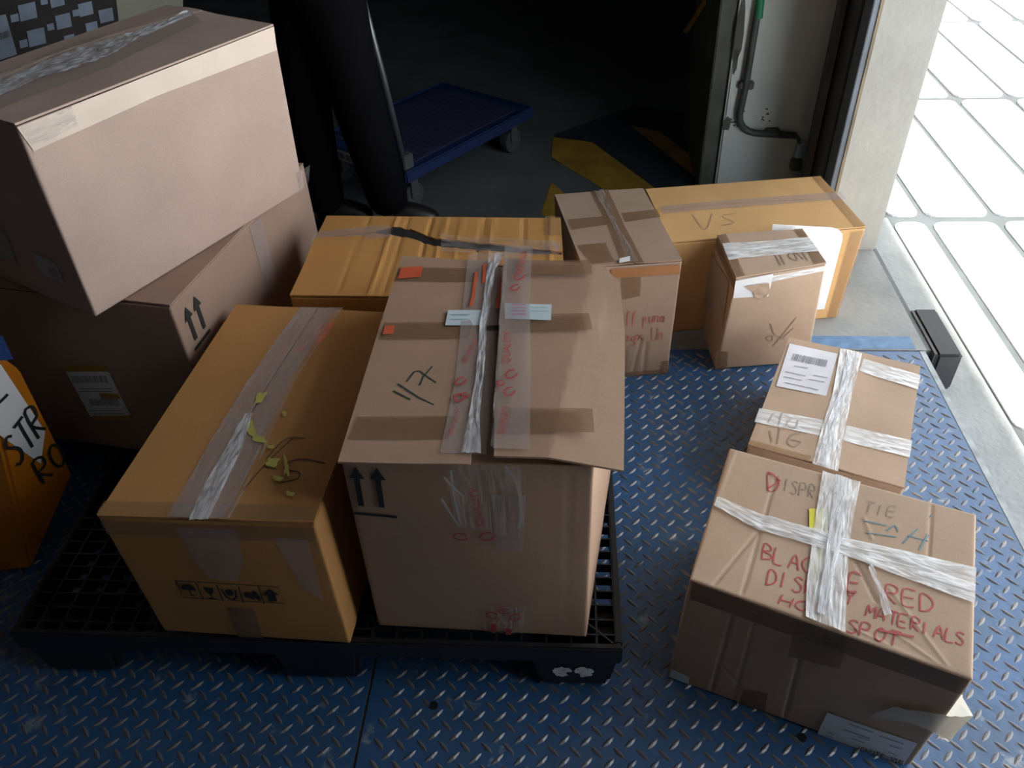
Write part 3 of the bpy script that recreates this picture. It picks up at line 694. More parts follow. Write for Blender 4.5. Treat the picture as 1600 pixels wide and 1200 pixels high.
M.pxstroke('top', [[(615, 614), (642, 628)], [(622, 603), (655, 625), (685, 640)], [(636, 600), (648, 584), (656, 583), (668, 592), (682, 602)], [(676, 576), (662, 592), (656, 606)]], INK_GREEN, .0032, .0056, sm=False)
M.shapes('front', [[(.02, 0), (1, 0), (1, .05), (.02, .05)], [(.16, .2), (.29, .2), (.27, .78), (.14, .78)], [(.05, .76), (.38, .76), (.21, 1)], [(.62, .2), (.75, .2), (.73, .78), (.60, .78)], [(.50, .76), (.84, .76), (.67, 1)]],
         (552, 802), (621, 806), (540, 726), INK, .002, 'arrow_print')
M.patch('hanging_tape', M.rows_px('front', [((690, 722), (820, 724)), ((702, 760), (822, 765)), ((715, 812), (818, 835))]), TAPE_CL, .004, k=14, m=16, wr=.006, seed=9)
M.pxpatch('packing_tape', 'front', [(770, 770), (822, 772), (818, 856), (775, 852)], TAPE_LAV, .002)
M.pxstroke('front', [[(695, 738), (712, 755), (727, 768)], [(706, 728), (712, 770), (722, 808)], [(790, 722), (808, 748), (815, 790), (812, 815)], [(692, 770), (706, 792), (720, 812)]], TAPE_SIL, .0035, .009, name='tape_crease')
M.type('front', 'QUALITY', (758, 812), (748, 755), (745, 812), INK_RED, .0065)
leaf(M, 721, 831, 11, 5, 'front', .0035, .1); leaf(M, 762, 831, 11, 6, 'front', .0035, -.1)
M.pxpatch('packing_tape', 'front', [(757, 942), (822, 946), (818, 990), (757, 988)], TAPE_CL, .002)
leaf(M, 769, 957, 9, 5, 'front', .0035, .2); leaf(M, 788, 950, 8, 4, 'front', .0035); leaf(M, 806, 960, 9, 5, 'front', .0035, -.2)
M.pxpatch('red_print', 'front', [(767, 970), (777, 971), (776, 985), (766, 984)], INK_RED, .0035); M.pxpatch('red_print', 'front', [(790, 979), (800, 980), (799, 990), (790, 989)], INK_RED, .0035)

# ---- R: brown carton on the plate, near right, red handwriting
R_ = Carton(corners({(0, 1, 1): (1140, 699), (1, 1, 1): (1526, 803), (1, 0, 1): (1521, 1063), (0, 0, 1): (1077, 905), (0, 0, 0): (1043, 1058), (1, 0, 0): (1422, 1197)}, .0025, .319, (.289, .860, -26.3, .457, .358)),
            K_PALE, 'brown carton at the near right with red handwriting and a cross of white tape')
def cr(f, pts, amp=-.003, wd=.004):
    return [(*R_.uv(f, *a), *R_.uv(f, *b), amp, wd) for a, b in pts]
R_.creases['top'] = cr('top', [((1213, 745), (1155, 945)), ((1185, 830), (1110, 920)), ((1456, 790), (1450, 880)), ((1338, 880), (1368, 940))], -.0022, .0024) + \
    cr('top', [((1150, 700), (1118, 785)), ((1330, 980), (1434, 1030)), ((1390, 920), (1480, 1040)), ((1400, 990), (1500, 1062)), ((1350, 810), (1362, 842))], .0014, .0028)
R_.creases['front'] = cr('front', [((1153, 935), (1110, 1085)), ((1262, 980), (1225, 1125))], -.0026, .0026) + cr('front', [((1185, 950), (1145, 1095)), ((1130, 1040), (1160, 1075))], -.0012, .0026)
R_.bulge = {'front': .004}
R_.body(open_top=False, n=66)
R_.patch('packing_tape', R_.rows_px('top', [((1285, 738), (1344, 755)), ((1275, 800), (1332, 812)), ((1268, 850), (1325, 865)), ((1260, 912), (1322, 925)), ((1258, 965), (1320, 990))]), TAPE_WH, .003, k=12, m=10, wr=.004, seed=11)
R_.patch('packing_tape', R_.rows_px('top', [((1120, 778), (1115, 792)), ((1190, 806), (1180, 828)), ((1270, 828), (1262, 852)), ((1330, 845), (1324, 872)), ((1420, 865), (1412, 905)), ((1524, 890), (1522, 945))]), TAPE_WH, .004, k=12, m=8, wr=.004, seed=12)
R_.patch('packing_tape', R_.rows_px('top', [((1305, 745), (1325, 752)), ((1296, 820), (1318, 828)), ((1284, 900), (1300, 905)), ((1275, 960), (1298, 970))]), TAPE_SIL, .007, k=12, m=5, wr=.005, seed=13)
R_.patch('packing_tape', R_.rows_px('top', [((1360, 880), (1356, 890)), ((1385, 935), (1372, 930)), ((1392, 962), (1380, 965))]), TAPE_SIL, .004, k=8, m=4, wr=.005, seed=14)
yl = R_.pxpatch('yellow_label', 'top', [(1264, 796), (1292, 796), (1290, 832), (1264, 830)], YEL_P, .0025)
R_.pxpatch('yellow_label', 'top', [(1267, 860), (1296, 862), (1294, 898), (1267, 894)], YEL_P, .0025)
R_.write('top', 'BLACK', (1189, 872), (1290, 905), (1193, 849), INK_RED, .0026, .0012)
R_.write('top', 'DISPLAY', (1197, 913), (1335, 948), (1203, 890), INK_RED, .0026, .0012)
R_.write('top', 'HOT', (1216, 944), (1290, 965), (1222, 930), INK_RED, .0026, .0012)
R_.write('top', 'E', (1322, 922), (1342, 928), (1330, 895), INK_RED, .0035, .0022)
R_.write('top', 'RED', (1383, 940), (1460, 958), (1386, 914), INK_RED, .0026, .0012)
R_.write('top', 'MATERIALS', (1352, 962), (1508, 1010), (1356, 944), INK_RED, .0026, .0012)
R_.write('top', 'SPOT', (1322, 988), (1402, 1010), (1328, 968), INK_RED, .0026, .0012)
R_.pxstroke('top', [[(1372, 985), (1428, 996)]], INK_RED, .004, .0023, sm=False)
R_.write('top', 'D', (1199, 765), (1218, 770), (1200, 738), INK_RED, .0026, .0012); R_.pxstroke('top', [[(1199, 765), (1219, 752), (1200, 738)]], INK_RED, .003, .0024, sm=False)
R_.write('top', 'ISPR', (1222, 768), (1272, 780), (1226, 748), INK_PEN, .002, .0012)
R_.write('top', 'TIE', (1350, 800), (1400, 810), (1355, 785), INK_PEN, .002, .0022)
R_.pxstroke('top', [[(1350, 815), (1385, 822)], [(1352, 833), (1400, 840)], [(1385, 830), (1398, 822), (1403, 832)]], INK_TEAL, .0024, .0012)
R_.pxstroke('top', [[(1410, 850), (1455, 805)], [(1436, 860), (1450, 836)], [(1418, 838), (1450, 846)]], INK_TEAL, .0026, .0012, sm=False)
R_.pxpatch('packing_tape', 'front', [(1082, 908), (1515, 1062), (1505, 1085), (1078, 935)], TAPE_BR, .0015, m=24)
R_.pxpatch('packing_tape', 'front', [(1245, 968), (1328, 1000), (1312, 1042), (1232, 1022)], TAPE_BR, .002)
R_.pxpatch('packing_tape', 'front', [(1162, 1074), (1200, 1080), (1195, 1110), (1155, 1098)], TAPE_BR, .002)
R_.pxpatch('corner_tag', 'front', [(1050, 1044), (1078, 1056), (1076, 1068), (1046, 1056)], PAPER_BL, .002)
lb = R_.pxpatch('invoice_label', 'front', [(1293, 1110), (1434, 1160), (1408, 1199), (1275, 1150)], PAPER, .002, m=8)
R_.type('front', 'INV - 9715401', (1409, 1194), (1340, 1170), (1412, 1186), INK, .0032, parent=lb)
for i, (a, b) in enumerate((((1326, 1127), (1365, 1141)), ((1318, 1136), (1360, 1151)), ((1340, 1147), (1360, 1154)), ((1374, 1146), (1412, 1160)), ((1330, 1150), (1352, 1158)), ((1390, 1162), (1410, 1168)), ((1352, 1168), (1406, 1186)), ((1355, 1173), (1408, 1190)), ((1388, 1172), (1402, 1178)), ((1294, 1141), (1304, 1145)), ((1290, 1146), (1302, 1150)), ((1306, 1156), (1318, 1160)))):
    R_.pxstroke('front', [[a, b]], INK_G, .0022 if i != 1 else .003, .0032, sm=False, name='printed_line', parent=lb)
# loose white tape end curling round the near right corner
R_.patch('loose_tape', [('front', R_.uv('front', 1362, 1110), R_.uv('front', 1358, 1112)), ('front', R_.uv('front', 1396, 1098), R_.uv('front', 1388, 1118)), ('front', R_.uv('front', 1440, 1105), R_.uv('front', 1430, 1126)), ('front', (1.0, .66), (1.0, .46)), ('front', (1.035, .70), (1.03, .42)), ('front', (1.06, .74), (1.05, .44)), ('right', (.03, .78), (.05, .46)), ('right', (.10, .78), (.12, .50))],
         CREAM, .005, k=6, m=6, wr=.006, seed=15)

# ---- F: flat carton with barcode
F_ = Carton(corners({(0, 1, 1): (1232, 529), (1, 1, 1): (1438, 574), (1, 0, 1): (1413, 764), (0, 0, 1): (1168, 696)}, .0025, .179, (.538, .1321, 0, .3, .4)), K_PALE, 'flat pale carton with a barcode label and white tape, behind the red-lettered carton')
for k in ((0, 0), (0, 1), (1, 0), (1, 1)): p = F_.c[(*k, 1)]; F_.c[(*k, 0)] = V((p.x, p.y, 0))
sh = V((sum(F_.c[(a, b, 0)].x for a in (0, 1) for b in (0, 1))/4, sum(F_.c[(a, b, 0)].y for a in (0, 1) for b in (0, 1))/4, 0))
for k in F_.c: F_.c[k] = F_.c[k]-sh
F_.o = F_.o+sh; F_.root.location = F_.o
F_.body()
F_.flaps_v([(1283, 735), (1300, 660), (1318, 600), (1330, 553)], [.006, .005, .004, .004], .003)
F_.patch('packing_tape', F_.rows_px('top', [((1268, 728), (1308, 740)), ((1284, 670), (1318, 678)), ((1300, 618), (1330, 622)), ((1312, 548), (1346, 556))]), TAPE_WH, .0072, k=14, m=8, wr=.006, seed=21)
F_.patch('packing_tape', F_.rows_px('top', [((1274, 728), (1292, 734)), ((1290, 670), (1302, 672)), ((1312, 610), (1324, 612)), ((1322, 552), (1336, 556))]), TAPE_SIL, .011, k=14, m=5, wr=.006, seed=22)
F_.pxpatch('cross_tape', 'top', [(1186, 641), (1288, 660), (1280, 684), (1178, 663)], TAPE_WH, .0068, k=6, m=16, wr=.001)
F_.pxpatch('cross_tape', 'top', [(1322, 668), (1424, 692), (1420, 718), (1316, 692)], TAPE_WH, .0068, k=6, m=16, wr=.001)
F_.pxpatch('cross_tape', 'top', [(1348, 564), (1437, 590), (1433, 612), (1342, 584)], TAPE_WH, .0068, k=6, m=16, wr=.002)
F_.pxpatch('edge_tape', 'top', [(1172, 690), (1290, 722), (1286, 730), (1168, 698)], TAPE_LT, .0066)
lf_ = F_.pxpatch('shipping_label', 'top', [(1233, 540), (1308, 556), (1290, 622), (1212, 606)], mat('white_label', (.80, .78, .84), .5), .0066, k=4, m=6)
F_.barcode('top', (1235, 566), (1290, 577), (1239, 556), lf_, 22)
for a, b in (((1226, 584), (1258, 591)), ((1270, 590), (1292, 594)), ((1224, 592), (1252, 598)), ((1262, 596), (1288, 601)), ((1225, 601), (1278, 613)), ((1240, 575), (1262, 579))):
    F_.pxstroke('top', [[a, b]], INK_G, .0024, .008, sm=False, name='printed_line', parent=lf_)
F_.pxstroke('top', [[(1202, 676), (1206, 694)], [(1218, 672), (1214, 697)], [(1250, 680), (1238, 682), (1230, 694), (1240, 701), (1250, 694), (1236, 690)]], INK_PEN, .003, .0068)
F_.pxstroke('top', [[(1208, 650), (1200, 664)], [(1222, 648), (1216, 668)], [(1236, 658), (1228, 668), (1242, 672), (1246, 660)]], mat('pale_grey_marker', (.45, .43, .43), .6), .003, .009)

# ---- E: small upright carton with torn label
E_ = Carton(corners({(0, 0, 1): (1150, 436), (1, 0, 1): (1291, 413), (1, 1, 1): (1253, 360), (0, 1, 1): (1120, 368), (0, 0, 0): (1117, 577), (1, 0, 0): (1262, 566)}, .0025, .342, (.604, 1.815, 4.8, .257, .165)),
            K_PALE, 'small upright carton with clear tape over the top and a torn white label')
E_.body()
E_.flaps_u([(1133, 396), (1200, 390), (1272, 384)], .003, .002)
E_.patch('packing_tape', E_.rows_px('top', [((1128, 384), (1138, 410)), ((1200, 380), (1210, 402)), ((1262, 374), (1280, 396))]), TAPE_WH, .007, k=12, m=6, wr=.003, seed=31)
E_.pxpatch('edge_tape', 'top', [(1121, 371), (1134, 368), (1164, 434), (1151, 436)], TAPE_BR, .0066)
E_.pxpatch('edge_tape', 'top', [(1240, 361), (1253, 360), (1290, 412), (1272, 415)], TAPE_BR, .0066)
E_.pxstroke('top', [[(1208, 397), (1220, 418)], [(1215, 395), (1226, 416)], [(1236, 394), (1232, 404), (1246, 410), (1240, 396), (1256, 408)], [(1250, 392), (1262, 410)]], INK_PEN, .003, .0068)
E_.pxpatch('edge_tape', 'front', [(1152, 440), (1290, 415), (1289, 422), (1152, 450)], TAPE_WH, .002, m=14)
E_.pxpatch('torn_label', 'front', [(1149, 438), (1208, 427), (1200, 462), (1145, 465)], PAPER, .0022)
E_.patch('torn_flap', E_.rows_px('front', [((1162, 446), (1200, 440)), ((1176, 455), (1202, 455)), ((1178, 462), (1190, 466))]), K_PALE, .004, k=6, m=6, wr=.006, seed=33)
E_.pxstroke('front', [[(1204, 505), (1210, 522), (1226, 530)], [(1244, 496), (1228, 516), (1208, 540)], [(1240, 512), (1222, 528)], [(1198, 526), (1206, 524), (1206, 532), (1198, 530), (1198, 526)]], INK_PEN, .0028, .0015)
E_.pxpatch('corner_tape', 'front', [(1118, 548), (1137, 548), (1136, 575), (1117, 577)], TAPE_BR, .002)
E_.pxpatch('left_label', 'left', [(1110, 392), (1140, 440), (1130, 512), (1100, 470)], mat('dull_label', (.42, .33, .27), .6), .002)
E_.pxpatch('edge_tape', 'left', [(1121, 371), (1150, 440), (1147, 452), (1118, 385)], TAPE_BR, .002)

# ---- C: brown carton with faded red handwriting
C_ = Carton(corners({(0, 1, 1): (866, 306), (1, 1, 1): (1005, 296), (1, 0, 1): (1066, 408), (1, 0, 0): (1043, 583)}, .0025, .379, (.196, 1.795, 4.9, .262, .405)), kraft('kraft_grey_brown', (.43, .305, .23)), 'brown carton behind the pallet with faded red scrawl on its near side')
C_.creases['front'] = [(.6, .02, .66, .35, -.003, .004), (.72, .02, .72, .3, -.003, .004), (.5, .02, .5, .25, -.002, .004)]
C_.body()
C_.flaps_v([(992, 414), (965, 358), (942, 300)], [.004, .003, .003], .002)
C_.patch('packing_tape', C_.rows_px('top', [((972, 416), (1006, 414)), ((950, 358), (976, 356)), ((922, 302), (950, 300))]), TAPE_BR, .0066, k=12, m=6, wr=.001, seed=41)
C_.patch('packing_tape', C_.rows_px('top', [((980, 414), (998, 412)), ((958, 358), (966, 357)), ((928, 302), (944, 300))]), TAPE_CL, .009, k=12, m=6, wr=.004, seed=42)
C_.pxpatch('cross_tape', 'top', [(886, 346), (952, 340), (962, 352), (894, 362)], TAPE_BR, .0066, m=10); C_.pxpatch('cross_tape', 'top', [(970, 336), (1026, 330), (1032, 342), (976, 350)], TAPE_BR, .0066, m=10)
C_.pxpatch('edge_tape', 'top', [(902, 386), (946, 382), (960, 412), (925, 416)], TAPE_BR, .0066)
C_.pxpatch('edge_tape', 'front', [(955, 420), (1062, 413), (1062, 428), (955, 434)], mat('rust_tape', (.42, .20, .09), .3), .002, m=10)
C_.pxpatch('packing_tape', 'front', [(970, 434), (1002, 432), (1000, 462), (972, 468)], TAPE_BR, .002)
C_.pxpatch('corner_tape', 'front', [(1033, 564), (1046, 562), (1044, 582), (1030, 583)], TAPE_BR, .002)
C_.pxpatch('edge_tape', 'front', [(966, 582), (1043, 576), (1043, 583), (966, 590)], TAPE_BR, .002)
C_.pxpatch('tape_flash', 'top', [(968, 410), (984, 406), (984, 414), (967, 417)], PAPER, .012)
C_.write('front', 'off puna', (968, 507), (1042, 503), (969, 488), INK_FRED, .0027, .002, adv=.5)
C_.write('front', 'wagx Un', (964, 533), (1040, 530), (965, 514), INK_FRED, .0027, .002, adv=.55)

# ---- D: long yellow carton at the back right
D_ = Carton(corners({(1, 1, 1): (1281, 277), (1, 0, 1): (1353, 356), (1, 0, 0): (1307, 496)}, .0025, .319, (.468, 1.999, 3.9, .56, .33)), K_YEL2, 'long light yellow carton against the concrete pillar')
D_.bulge = {'top': .004}
D_.body()
D_.flaps_u([(1045, 330), (1180, 320), (1318, 312)], .004, .001)
D_.patch('packing_tape', D_.rows_px('top', [((1030, 326), (1036, 337)), ((1180, 314), (1188, 326)), ((1312, 303), (1322, 314))]), TAPE_LAV, .0066, k=16, m=5, wr=.0015, seed=51)
D_.patch('end_tape', D_.rows_px('top', [((1268, 279), (1281, 277)), ((1336, 358), (1352, 356))]), TAPE_LT, .0064, k=8)
D_.patch('end_tape', D_.rows_px('front', [((1330, 362), (1352, 360)), ((1292, 496), (1308, 495))]), TAPE_LT, .002, k=8)
D_.pxstroke('top', [[(1082, 340), (1102, 362), (1112, 338)], [(1150, 338), (1128, 342), (1146, 352), (1126, 356)]], INK_PEN, .0022, .0066)

# ---- B: crumpled yellow carton at the back of the pallet
zB = .50
cB = corners({(0, 1, 1): (511, 339), (1, 1, 1): (876, 343), (0, 0, 1): (453, 464)}, PZ, zB, (-.475, 1.548, -6.6, .605, .355))
for k in ((0, 0), (0, 1), (1, 0), (1, 1)): p = cB[(*k, 1)]; cB[(*k, 0)] = V((p.x, p.y, PZ))
B_ = Carton(cB, K_YEL, 'crumpled yellow carton with a gaping seam at the back of the pallet')
B_.creases['top'] = [(u, 0, u+.02, 1, a, .006) for u, a in ((.17, -.0015), (.29, .003), (.34, -.002), (.44, -.0032), (.50, .0025), (.57, .0016), (.66, -.0025), (.70, .002), (.83, -.0018), (.94, .0022))]
B_.body(n=22)
B_.flaps_u([(490, 378), (585, 367), (640, 368), (680, 384), (770, 392), (876, 400)], [.003, .008, .05, .036, .03, .012], .006, 80)
B_.patch('seam_tape', B_.rows_px('top', [((495, 368), (485, 386)), ((590, 357), (588, 378)), ((612, 358), (612, 376))]), TAPE_LAV, .009, k=8, m=5, wr=.003, seed=61)
B_.patch('seam_tape', B_.rows_px('top', [((690, 372), (690, 400)), ((780, 378), (782, 404)), ((872, 384), (874, 406))]), TAPE_CL, .011, k=8, m=5, wr=.003, seed=62)
B_.patch('gap_shade', B_.rows_px('top', [((588, 364), (590, 374)), ((625, 358), (628, 384)), ((660, 370), (664, 390)), ((720, 378), (722, 396)), ((800, 385), (802, 400)), ((860, 396), (862, 402))]), film('black_gap_shade', (.03, .03, .035), .95, .15, .6, 60), .006, k=8, m=4, wr=.003, seed=63)  # black sheet standing in for the shade inside the open seam
B_.pxpatch('end_tape', 'top', [(852, 342), (876, 343), (877, 398), (850, 396)], TAPE_LT, .0075)
B_.patch('tape_end', B_.rows_px('top', [((848, 384), (876, 384)), ((846, 398), (877, 398))]), TAPE_CL, .012, wr=.006, seed=64)

# ---- L: dark brown carton at the left of the pallet; T: pinkish carton lying across it
zL = .60; s_ = (CAM_H-zL)/(CAM_H-.646); rL = math.radians(-14.4)
fr = at_z(265, 480, zL); ax = V((math.cos(rL), math.sin(rL), 0)); ay = V((-math.sin(rL), math.cos(rL), 0))
cL = {(a, b, k): V((fr.x, fr.y, zL if k else PZ))+ax*(.60*(a-1))+ay*(.66*b) for a in (0, 1) for b in (0, 1) for k in (0, 1)}
L_ = Carton(cL, K_PINK, 'dark brown carton with up arrows on its side, under the tilted pinkish carton')
L_.m = kraft('kraft_rosy_brown', (.40, .27, .21))
L_.body()
L_.flaps_u([(200, 400), (300, 395), (360, 360)], .003)
L_.shapes('right', ARROW, (302, 552), (330, 514), (280, 490), INK, .002, 'arrow_print')
L_.patch('packing_tape', [('right', (.52, .55), (.60, .55)), ('right', (.52, .98), (.60, .98))], TAPE_LAV, .002, k=6)
ll = L_.pxpatch('shipping_label', 'front', [(104, 580), (170, 580), (206, 650), (142, 650)], PAPER, .002)
L_.pxpatch('label_band', 'front', [(101, 570), (168, 571), (171, 579), (104, 579)], GOLD_P, .0026, parent=ll)
L_.pxpatch('label_band', 'front', [(156, 613), (186, 614), (190, 622), (160, 621)], GOLD_P, .0034, parent=ll)
L_.pxpatch('label_band', 'front', [(146, 648), (205, 648), (209, 655), (150, 655)], GOLD_P, .0034, parent=ll)
L_.barcode('front', (116, 597), (172, 597), (112, 586), ll, 17, .0034); L_.barcode('front', (144, 632), (190, 632), (140, 622), ll, 19, .0034)
for yy in (606, 610, 640, 645): L_.pxstroke('front', [[(124+(yy-606)*.5, yy), (176+(yy-606)*.5, yy)]], INK_G, .0026, .0034, sm=False, name='printed_line', parent=ll)

zT0, zT1 = zL+.006, zL+.006+.388
tf = at_z(150, 496, zT0); te = at_z(475, 296, zT0)
tx = (te-tf); Lt = tx.length; tx.normalize(); ty = V((-tx.y, tx.x, 0))
cT = {(a, b, k): V((tf.x, tf.y, zT1 if k else zT0))+tx*(Lt*a)+ty*(.319*b) for a in (0, 1) for b in (0, 1) for k in (0, 1)}
cT[(0, 0, 1)] = at_z(25, 197, zT1); cT[(1, 0, 1)] = at_z(428, 41, zT1)
T_ = Carton(cT, K_PINK, 'large pinkish carton lying crosswise on top of the left stack')
T_.bulge = {'front': .006}
T_.body()
T_.flaps_u([(-30, 148), (90, 92), (200, 55), (300, 28)], [.004, .018, .012, .004], .004)
T_.patch('edge_tape', T_.rows_px('front', [((26, 199), (52, 236)), ((230, 118), (242, 150)), ((427, 41), (432, 78))]), mat('pale_paper_tape', (.68, .56, .47), .35, .05, 10), .0015, k=14, m=6, wr=.0008, seed=71)
T_.patch('edge_tape', T_.rows_px('front', [((30, 198), (50, 232)), ((70, 182), (85, 212)), ((110, 165), (120, 196))]), TAPE_CL, .003, k=8, m=8, wr=.004, seed=72)
T_.patch('bunched_tape', T_.rows_px('top', [((-30, 146), (-20, 168)), ((60, 109), (74, 128)), ((128, 84), (152, 104)), ((176, 70), (188, 86)), ((215, 56), (228, 62)), ((295, 25), (302, 30))]), TAPE_SIL, .0085, k=16, m=10, wr=.008, seed=73)
T_.patch('seam_tape', T_.rows_px('top', [((-30, 132), (-10, 180)), ((120, 74), (170, 112)), ((295, 20), (318, 38))]), TAPE_LAV, .0075, k=12, m=8, wr=.002, seed=74)
T_.pxpatch('corner_tape', 'front', [(462, 268), (471, 266), (474, 293), (468, 296)], TAPE_LAV, .002)
T_.pxpatch('address_label', 'left', [(50, 393), (88, 410), (102, 443), (65, 428)], mat('dim_label', (.5, .5, .53), .6), .002)
T_.pxpatch('address_label', 'left', [(-20, 350), (10, 365), (28, 412), (-8, 395)], mat('dim_label_green', (.40, .42, .38), .6), .002)
T_.barcode('left', (80, 428), (95, 434), (76, 416), T_.root, 9, .003, name='barcode')

# loose tape tail on T's far corner
p0 = T_.o+T_.Q('front', 1, .08); dx = tx*1.0
mesh_obj('tape_tail', [T_.Q('front', 1, .02)+V((0, 0, .0)), T_.Q('front', 1, .13), T_.Q('front', 1, .12)+tx*.035+V((0, 0, .004)), T_.Q('front', 1, .01)+tx*.03+ty*.01], [(0, 1, 2, 3)], TAPE_CL, T_.root)

# ---- white sheet standing between E and D
dn = -D_.N('front', .5, .5)*-1
def onD(x, y, d=.006):
    u, v = D_.uv('front', x, y); return D_.Q('front', u, v)+D_.o+D_.N('front', .5, .5)*d
sh_pts = [onD(1206, 349), onD(1298, 354), onD(1309, 357), onD(1315, 364), onD(1315, 374), onD(1287, 481), onD(1240, 486), onD(1185, 490)]
shc = V((sum(p.x for p in sh_pts)/8, sum(p.y for p in sh_pts)/8, .003))
nD = D_.N('front', .5, .5)*.002
bv = [p-shc for p in sh_pts]; bv = bv+[p-nD for p in bv]
sheet = mesh_obj('white_sheet', bv, [tuple(range(8)), tuple(range(15, 7, -1))]+[(i, i+8, (i+1) % 8+8, (i+1) % 8) for i in range(8)], mat('white_board', (.85, .87, .88), .6, .02))
sheet.location = shc; tag(sheet, 'white rounded sheet stuck to the side of the long yellow carton', 'paper')

# ------------------------------------------------------------------ pallet
pr = math.radians(-4.6)
pal = empty('plastic_pallet', (-1.011, .932, .0), pr); tag(pal, 'black plastic grid pallet under the stacked cartons', 'pallet')
PL, PW, PH = 1.2, .925, .145
bm = bmesh.new()
for lo, hi in (((0, 0, .095), (PL, .014, PH)), ((0, PW-.014, .095), (PL, PW, PH)), ((0, .014, .095), (.014, PW-.014, PH)), ((PL-.014, .014, .095), (PL, PW-.014, PH))): box_bm(bm, lo, hi, .003)
bm_obj('deck_rim', bm, PLAST, pal)
for i in range(1, 25): box('rib', (PL*i/25-.002, .014, .10), (PL*i/25+.002, PW-.014, PH-.002), PLAST, pal)
for j in range(1, 28): box('rib', (.014, PW*j/28-.0016, .118), (PL-.014, PW*j/28+.0016, PH-.002), PLAST, pal)
for (x0, x1, y0, y1) in ((PL-.014, PL-.11, .014, .10),):
    mesh_obj('rib', [(x0, y0, PH-.001), (x0-.005, y0, PH-.001), (x1-.005, y1, PH-.001), (x1, y1, PH-.001), (x0, y0, .11), (x0-.005, y0, .11), (x1-.005, y1, .11), (x1, y1, .11)], [(0, 1, 2, 3), (0, 4, 5, 1), (3, 2, 6, 7), (1, 5, 6, 2), (0, 3, 7, 4)], PLAST, pal)
for i, (x0, x1) in enumerate(((.0, .19), (.505, .695), (1.02, 1.2))):
    for j, (y0, y1) in enumerate(((0, .14), (.39, .53), (PW-.14, PW))):
        bm = bmesh.new()
        box_bm(bm, (x0+.006, y0+.006, .003), (x1-.006, y1-.006, .098), .010)
        for v in bm.verts:
            if v.co.z < .05: v.co.x += (.012 if v.co.x < (x0+x1)/2 else -.012)
        bm_obj('foot_block', bm, PLAST, pal)
# white stencil emblem on the near right foot
rnd = random.Random(3)
def emblem(x, z): return (x, .003, z)
for sgn, cx in ((-1, 1.088), (1, 1.128)):
    pts = []
    for k in range(26):
        a = k/26*2*math.pi; r = 1+rnd.uniform(-.16, .16)
        if sgn < 0 and -.9 < a-6.28*(a > 3.14) < -.2: r *= .45
        if sgn > 0 and 3.6 < a < 4.3: r *= .5
        pts.append((cx+.019*math.cos(a)*r, .0045, .055+.017*math.sin(a)*r))
    mesh_obj('emblem', [(cx, .0045, .055)]+pts, [(0, 1+(k+1) % 26, 1+k) for k in range(26)], WHITE_B, pal)
    for k in range(6):
        x, z = cx+rnd.uniform(-.011, .011), .055+rnd.uniform(-.010, .010); dx, dz = rnd.uniform(-.006, .006), rnd.uniform(-.005, .005)
        mesh_obj('emblem_line', [(x, .0038, z), (x+dx, .0038, z+dz), (x+dx+.0012, .0038, z+dz+.001), (x+.0012, .0038, z+.001)], [(0, 1, 2, 3)], PLAST, pal)
mesh_obj('emblem', [(1.101, .0037, .045), (1.115, .0037, .045), (1.109, .0037, .064)], [(0, 1, 2)], PLAST, pal)

# ------------------------------------------------------------------ orange pallet truck at the left
jk = empty('pallet_truck', (-1.12, 1.25, 0)); tag(jk, 'orange pallet truck with black marker lettering at the left edge', 'pallet truck')
jo = V((-1.12, 1.25, 0)); Jp = [(-1.135, 1.201, .004), (-1.042, 1.357, .153), (-1.036, 1.366, .463), (-1.055, 1.335, .56), (-1.10, 1.258, .56), (-1.09, 1.275, .353)]
ex = V((-.34, -.03, 0)); ins = V((-.10, .06, 0))
a = [V(p)-jo for p in Jp]
vt = a+[p+ex for p in a]; n = 6
fs = [tuple(range(n)), tuple(range(2*n-1, n-1, -1))]+[(i, i+n, (i+1) % n+n, (i+1) % n) for i in range(n)]
bm = bmesh.new(); bv_ = [bm.verts.new(v) for v in vt]
for f in fs: bm.faces.new([bv_[i] for i in f])
bmesh.ops.recalc_face_normals(bm, faces=bm.faces); bmesh.ops.bevel(bm, geom=list(bm.edges), offset=.006, segments=2, affect='EDGES')
bm_obj('truck_body', bm, ORJ, jk)
nrm = V((.86, -.51, 0))
def jp(s_, z, d=.002): return V((-1.135+.51*s_, 1.201+.86*s_, z))-jo+nrm*d
box('fork', (.085, .02, .03), (.9, .14, .085), ORJ, jk, .006, Matrix.Rotation(pr, 4, 'Z')); box('fork', (.085, .33, .03), (.9, .45, .085), ORJ, jk, .006, Matrix.Rotation(pr, 4, 'Z'))
cyl('pump_cylinder', (-.18, .12, .30), (-.22, .10, .62), .045, ORJ, jk, 20); 
for k in (-1, 1): cyl('steering_wheel', (-.30+k*.05-.02, .05, .085), (-.30+k*.05+.02, .05, .085), .082, RUBBER, jk, 24)
tube('tow_handle', [(-.22, .10, .62), (-.42, .04, 1.02), (-.52, .01, 1.18)], .018, ORJ, jk)
tube('handle_grip', [(-.53, -.12, 1.19), (-.56, 0, 1.22), (-.53, .13, 1.19)], .014, RUBBER, jk)
mesh_obj('paper_label', [jp(.10, .545), jp(.16, .50), jp(.172, .30), jp(.13, .235), jp(.075, .40)], [(0, 1, 2, 3, 4)], PAPER, jk)
mesh_obj('blue_band', [jp(.09, .555), jp(.19, .555), jp(.187, .495), jp(.15, .515)], [(0, 1, 2, 3)], mat('blue_band', (.02, .06, .22), .5), jk)
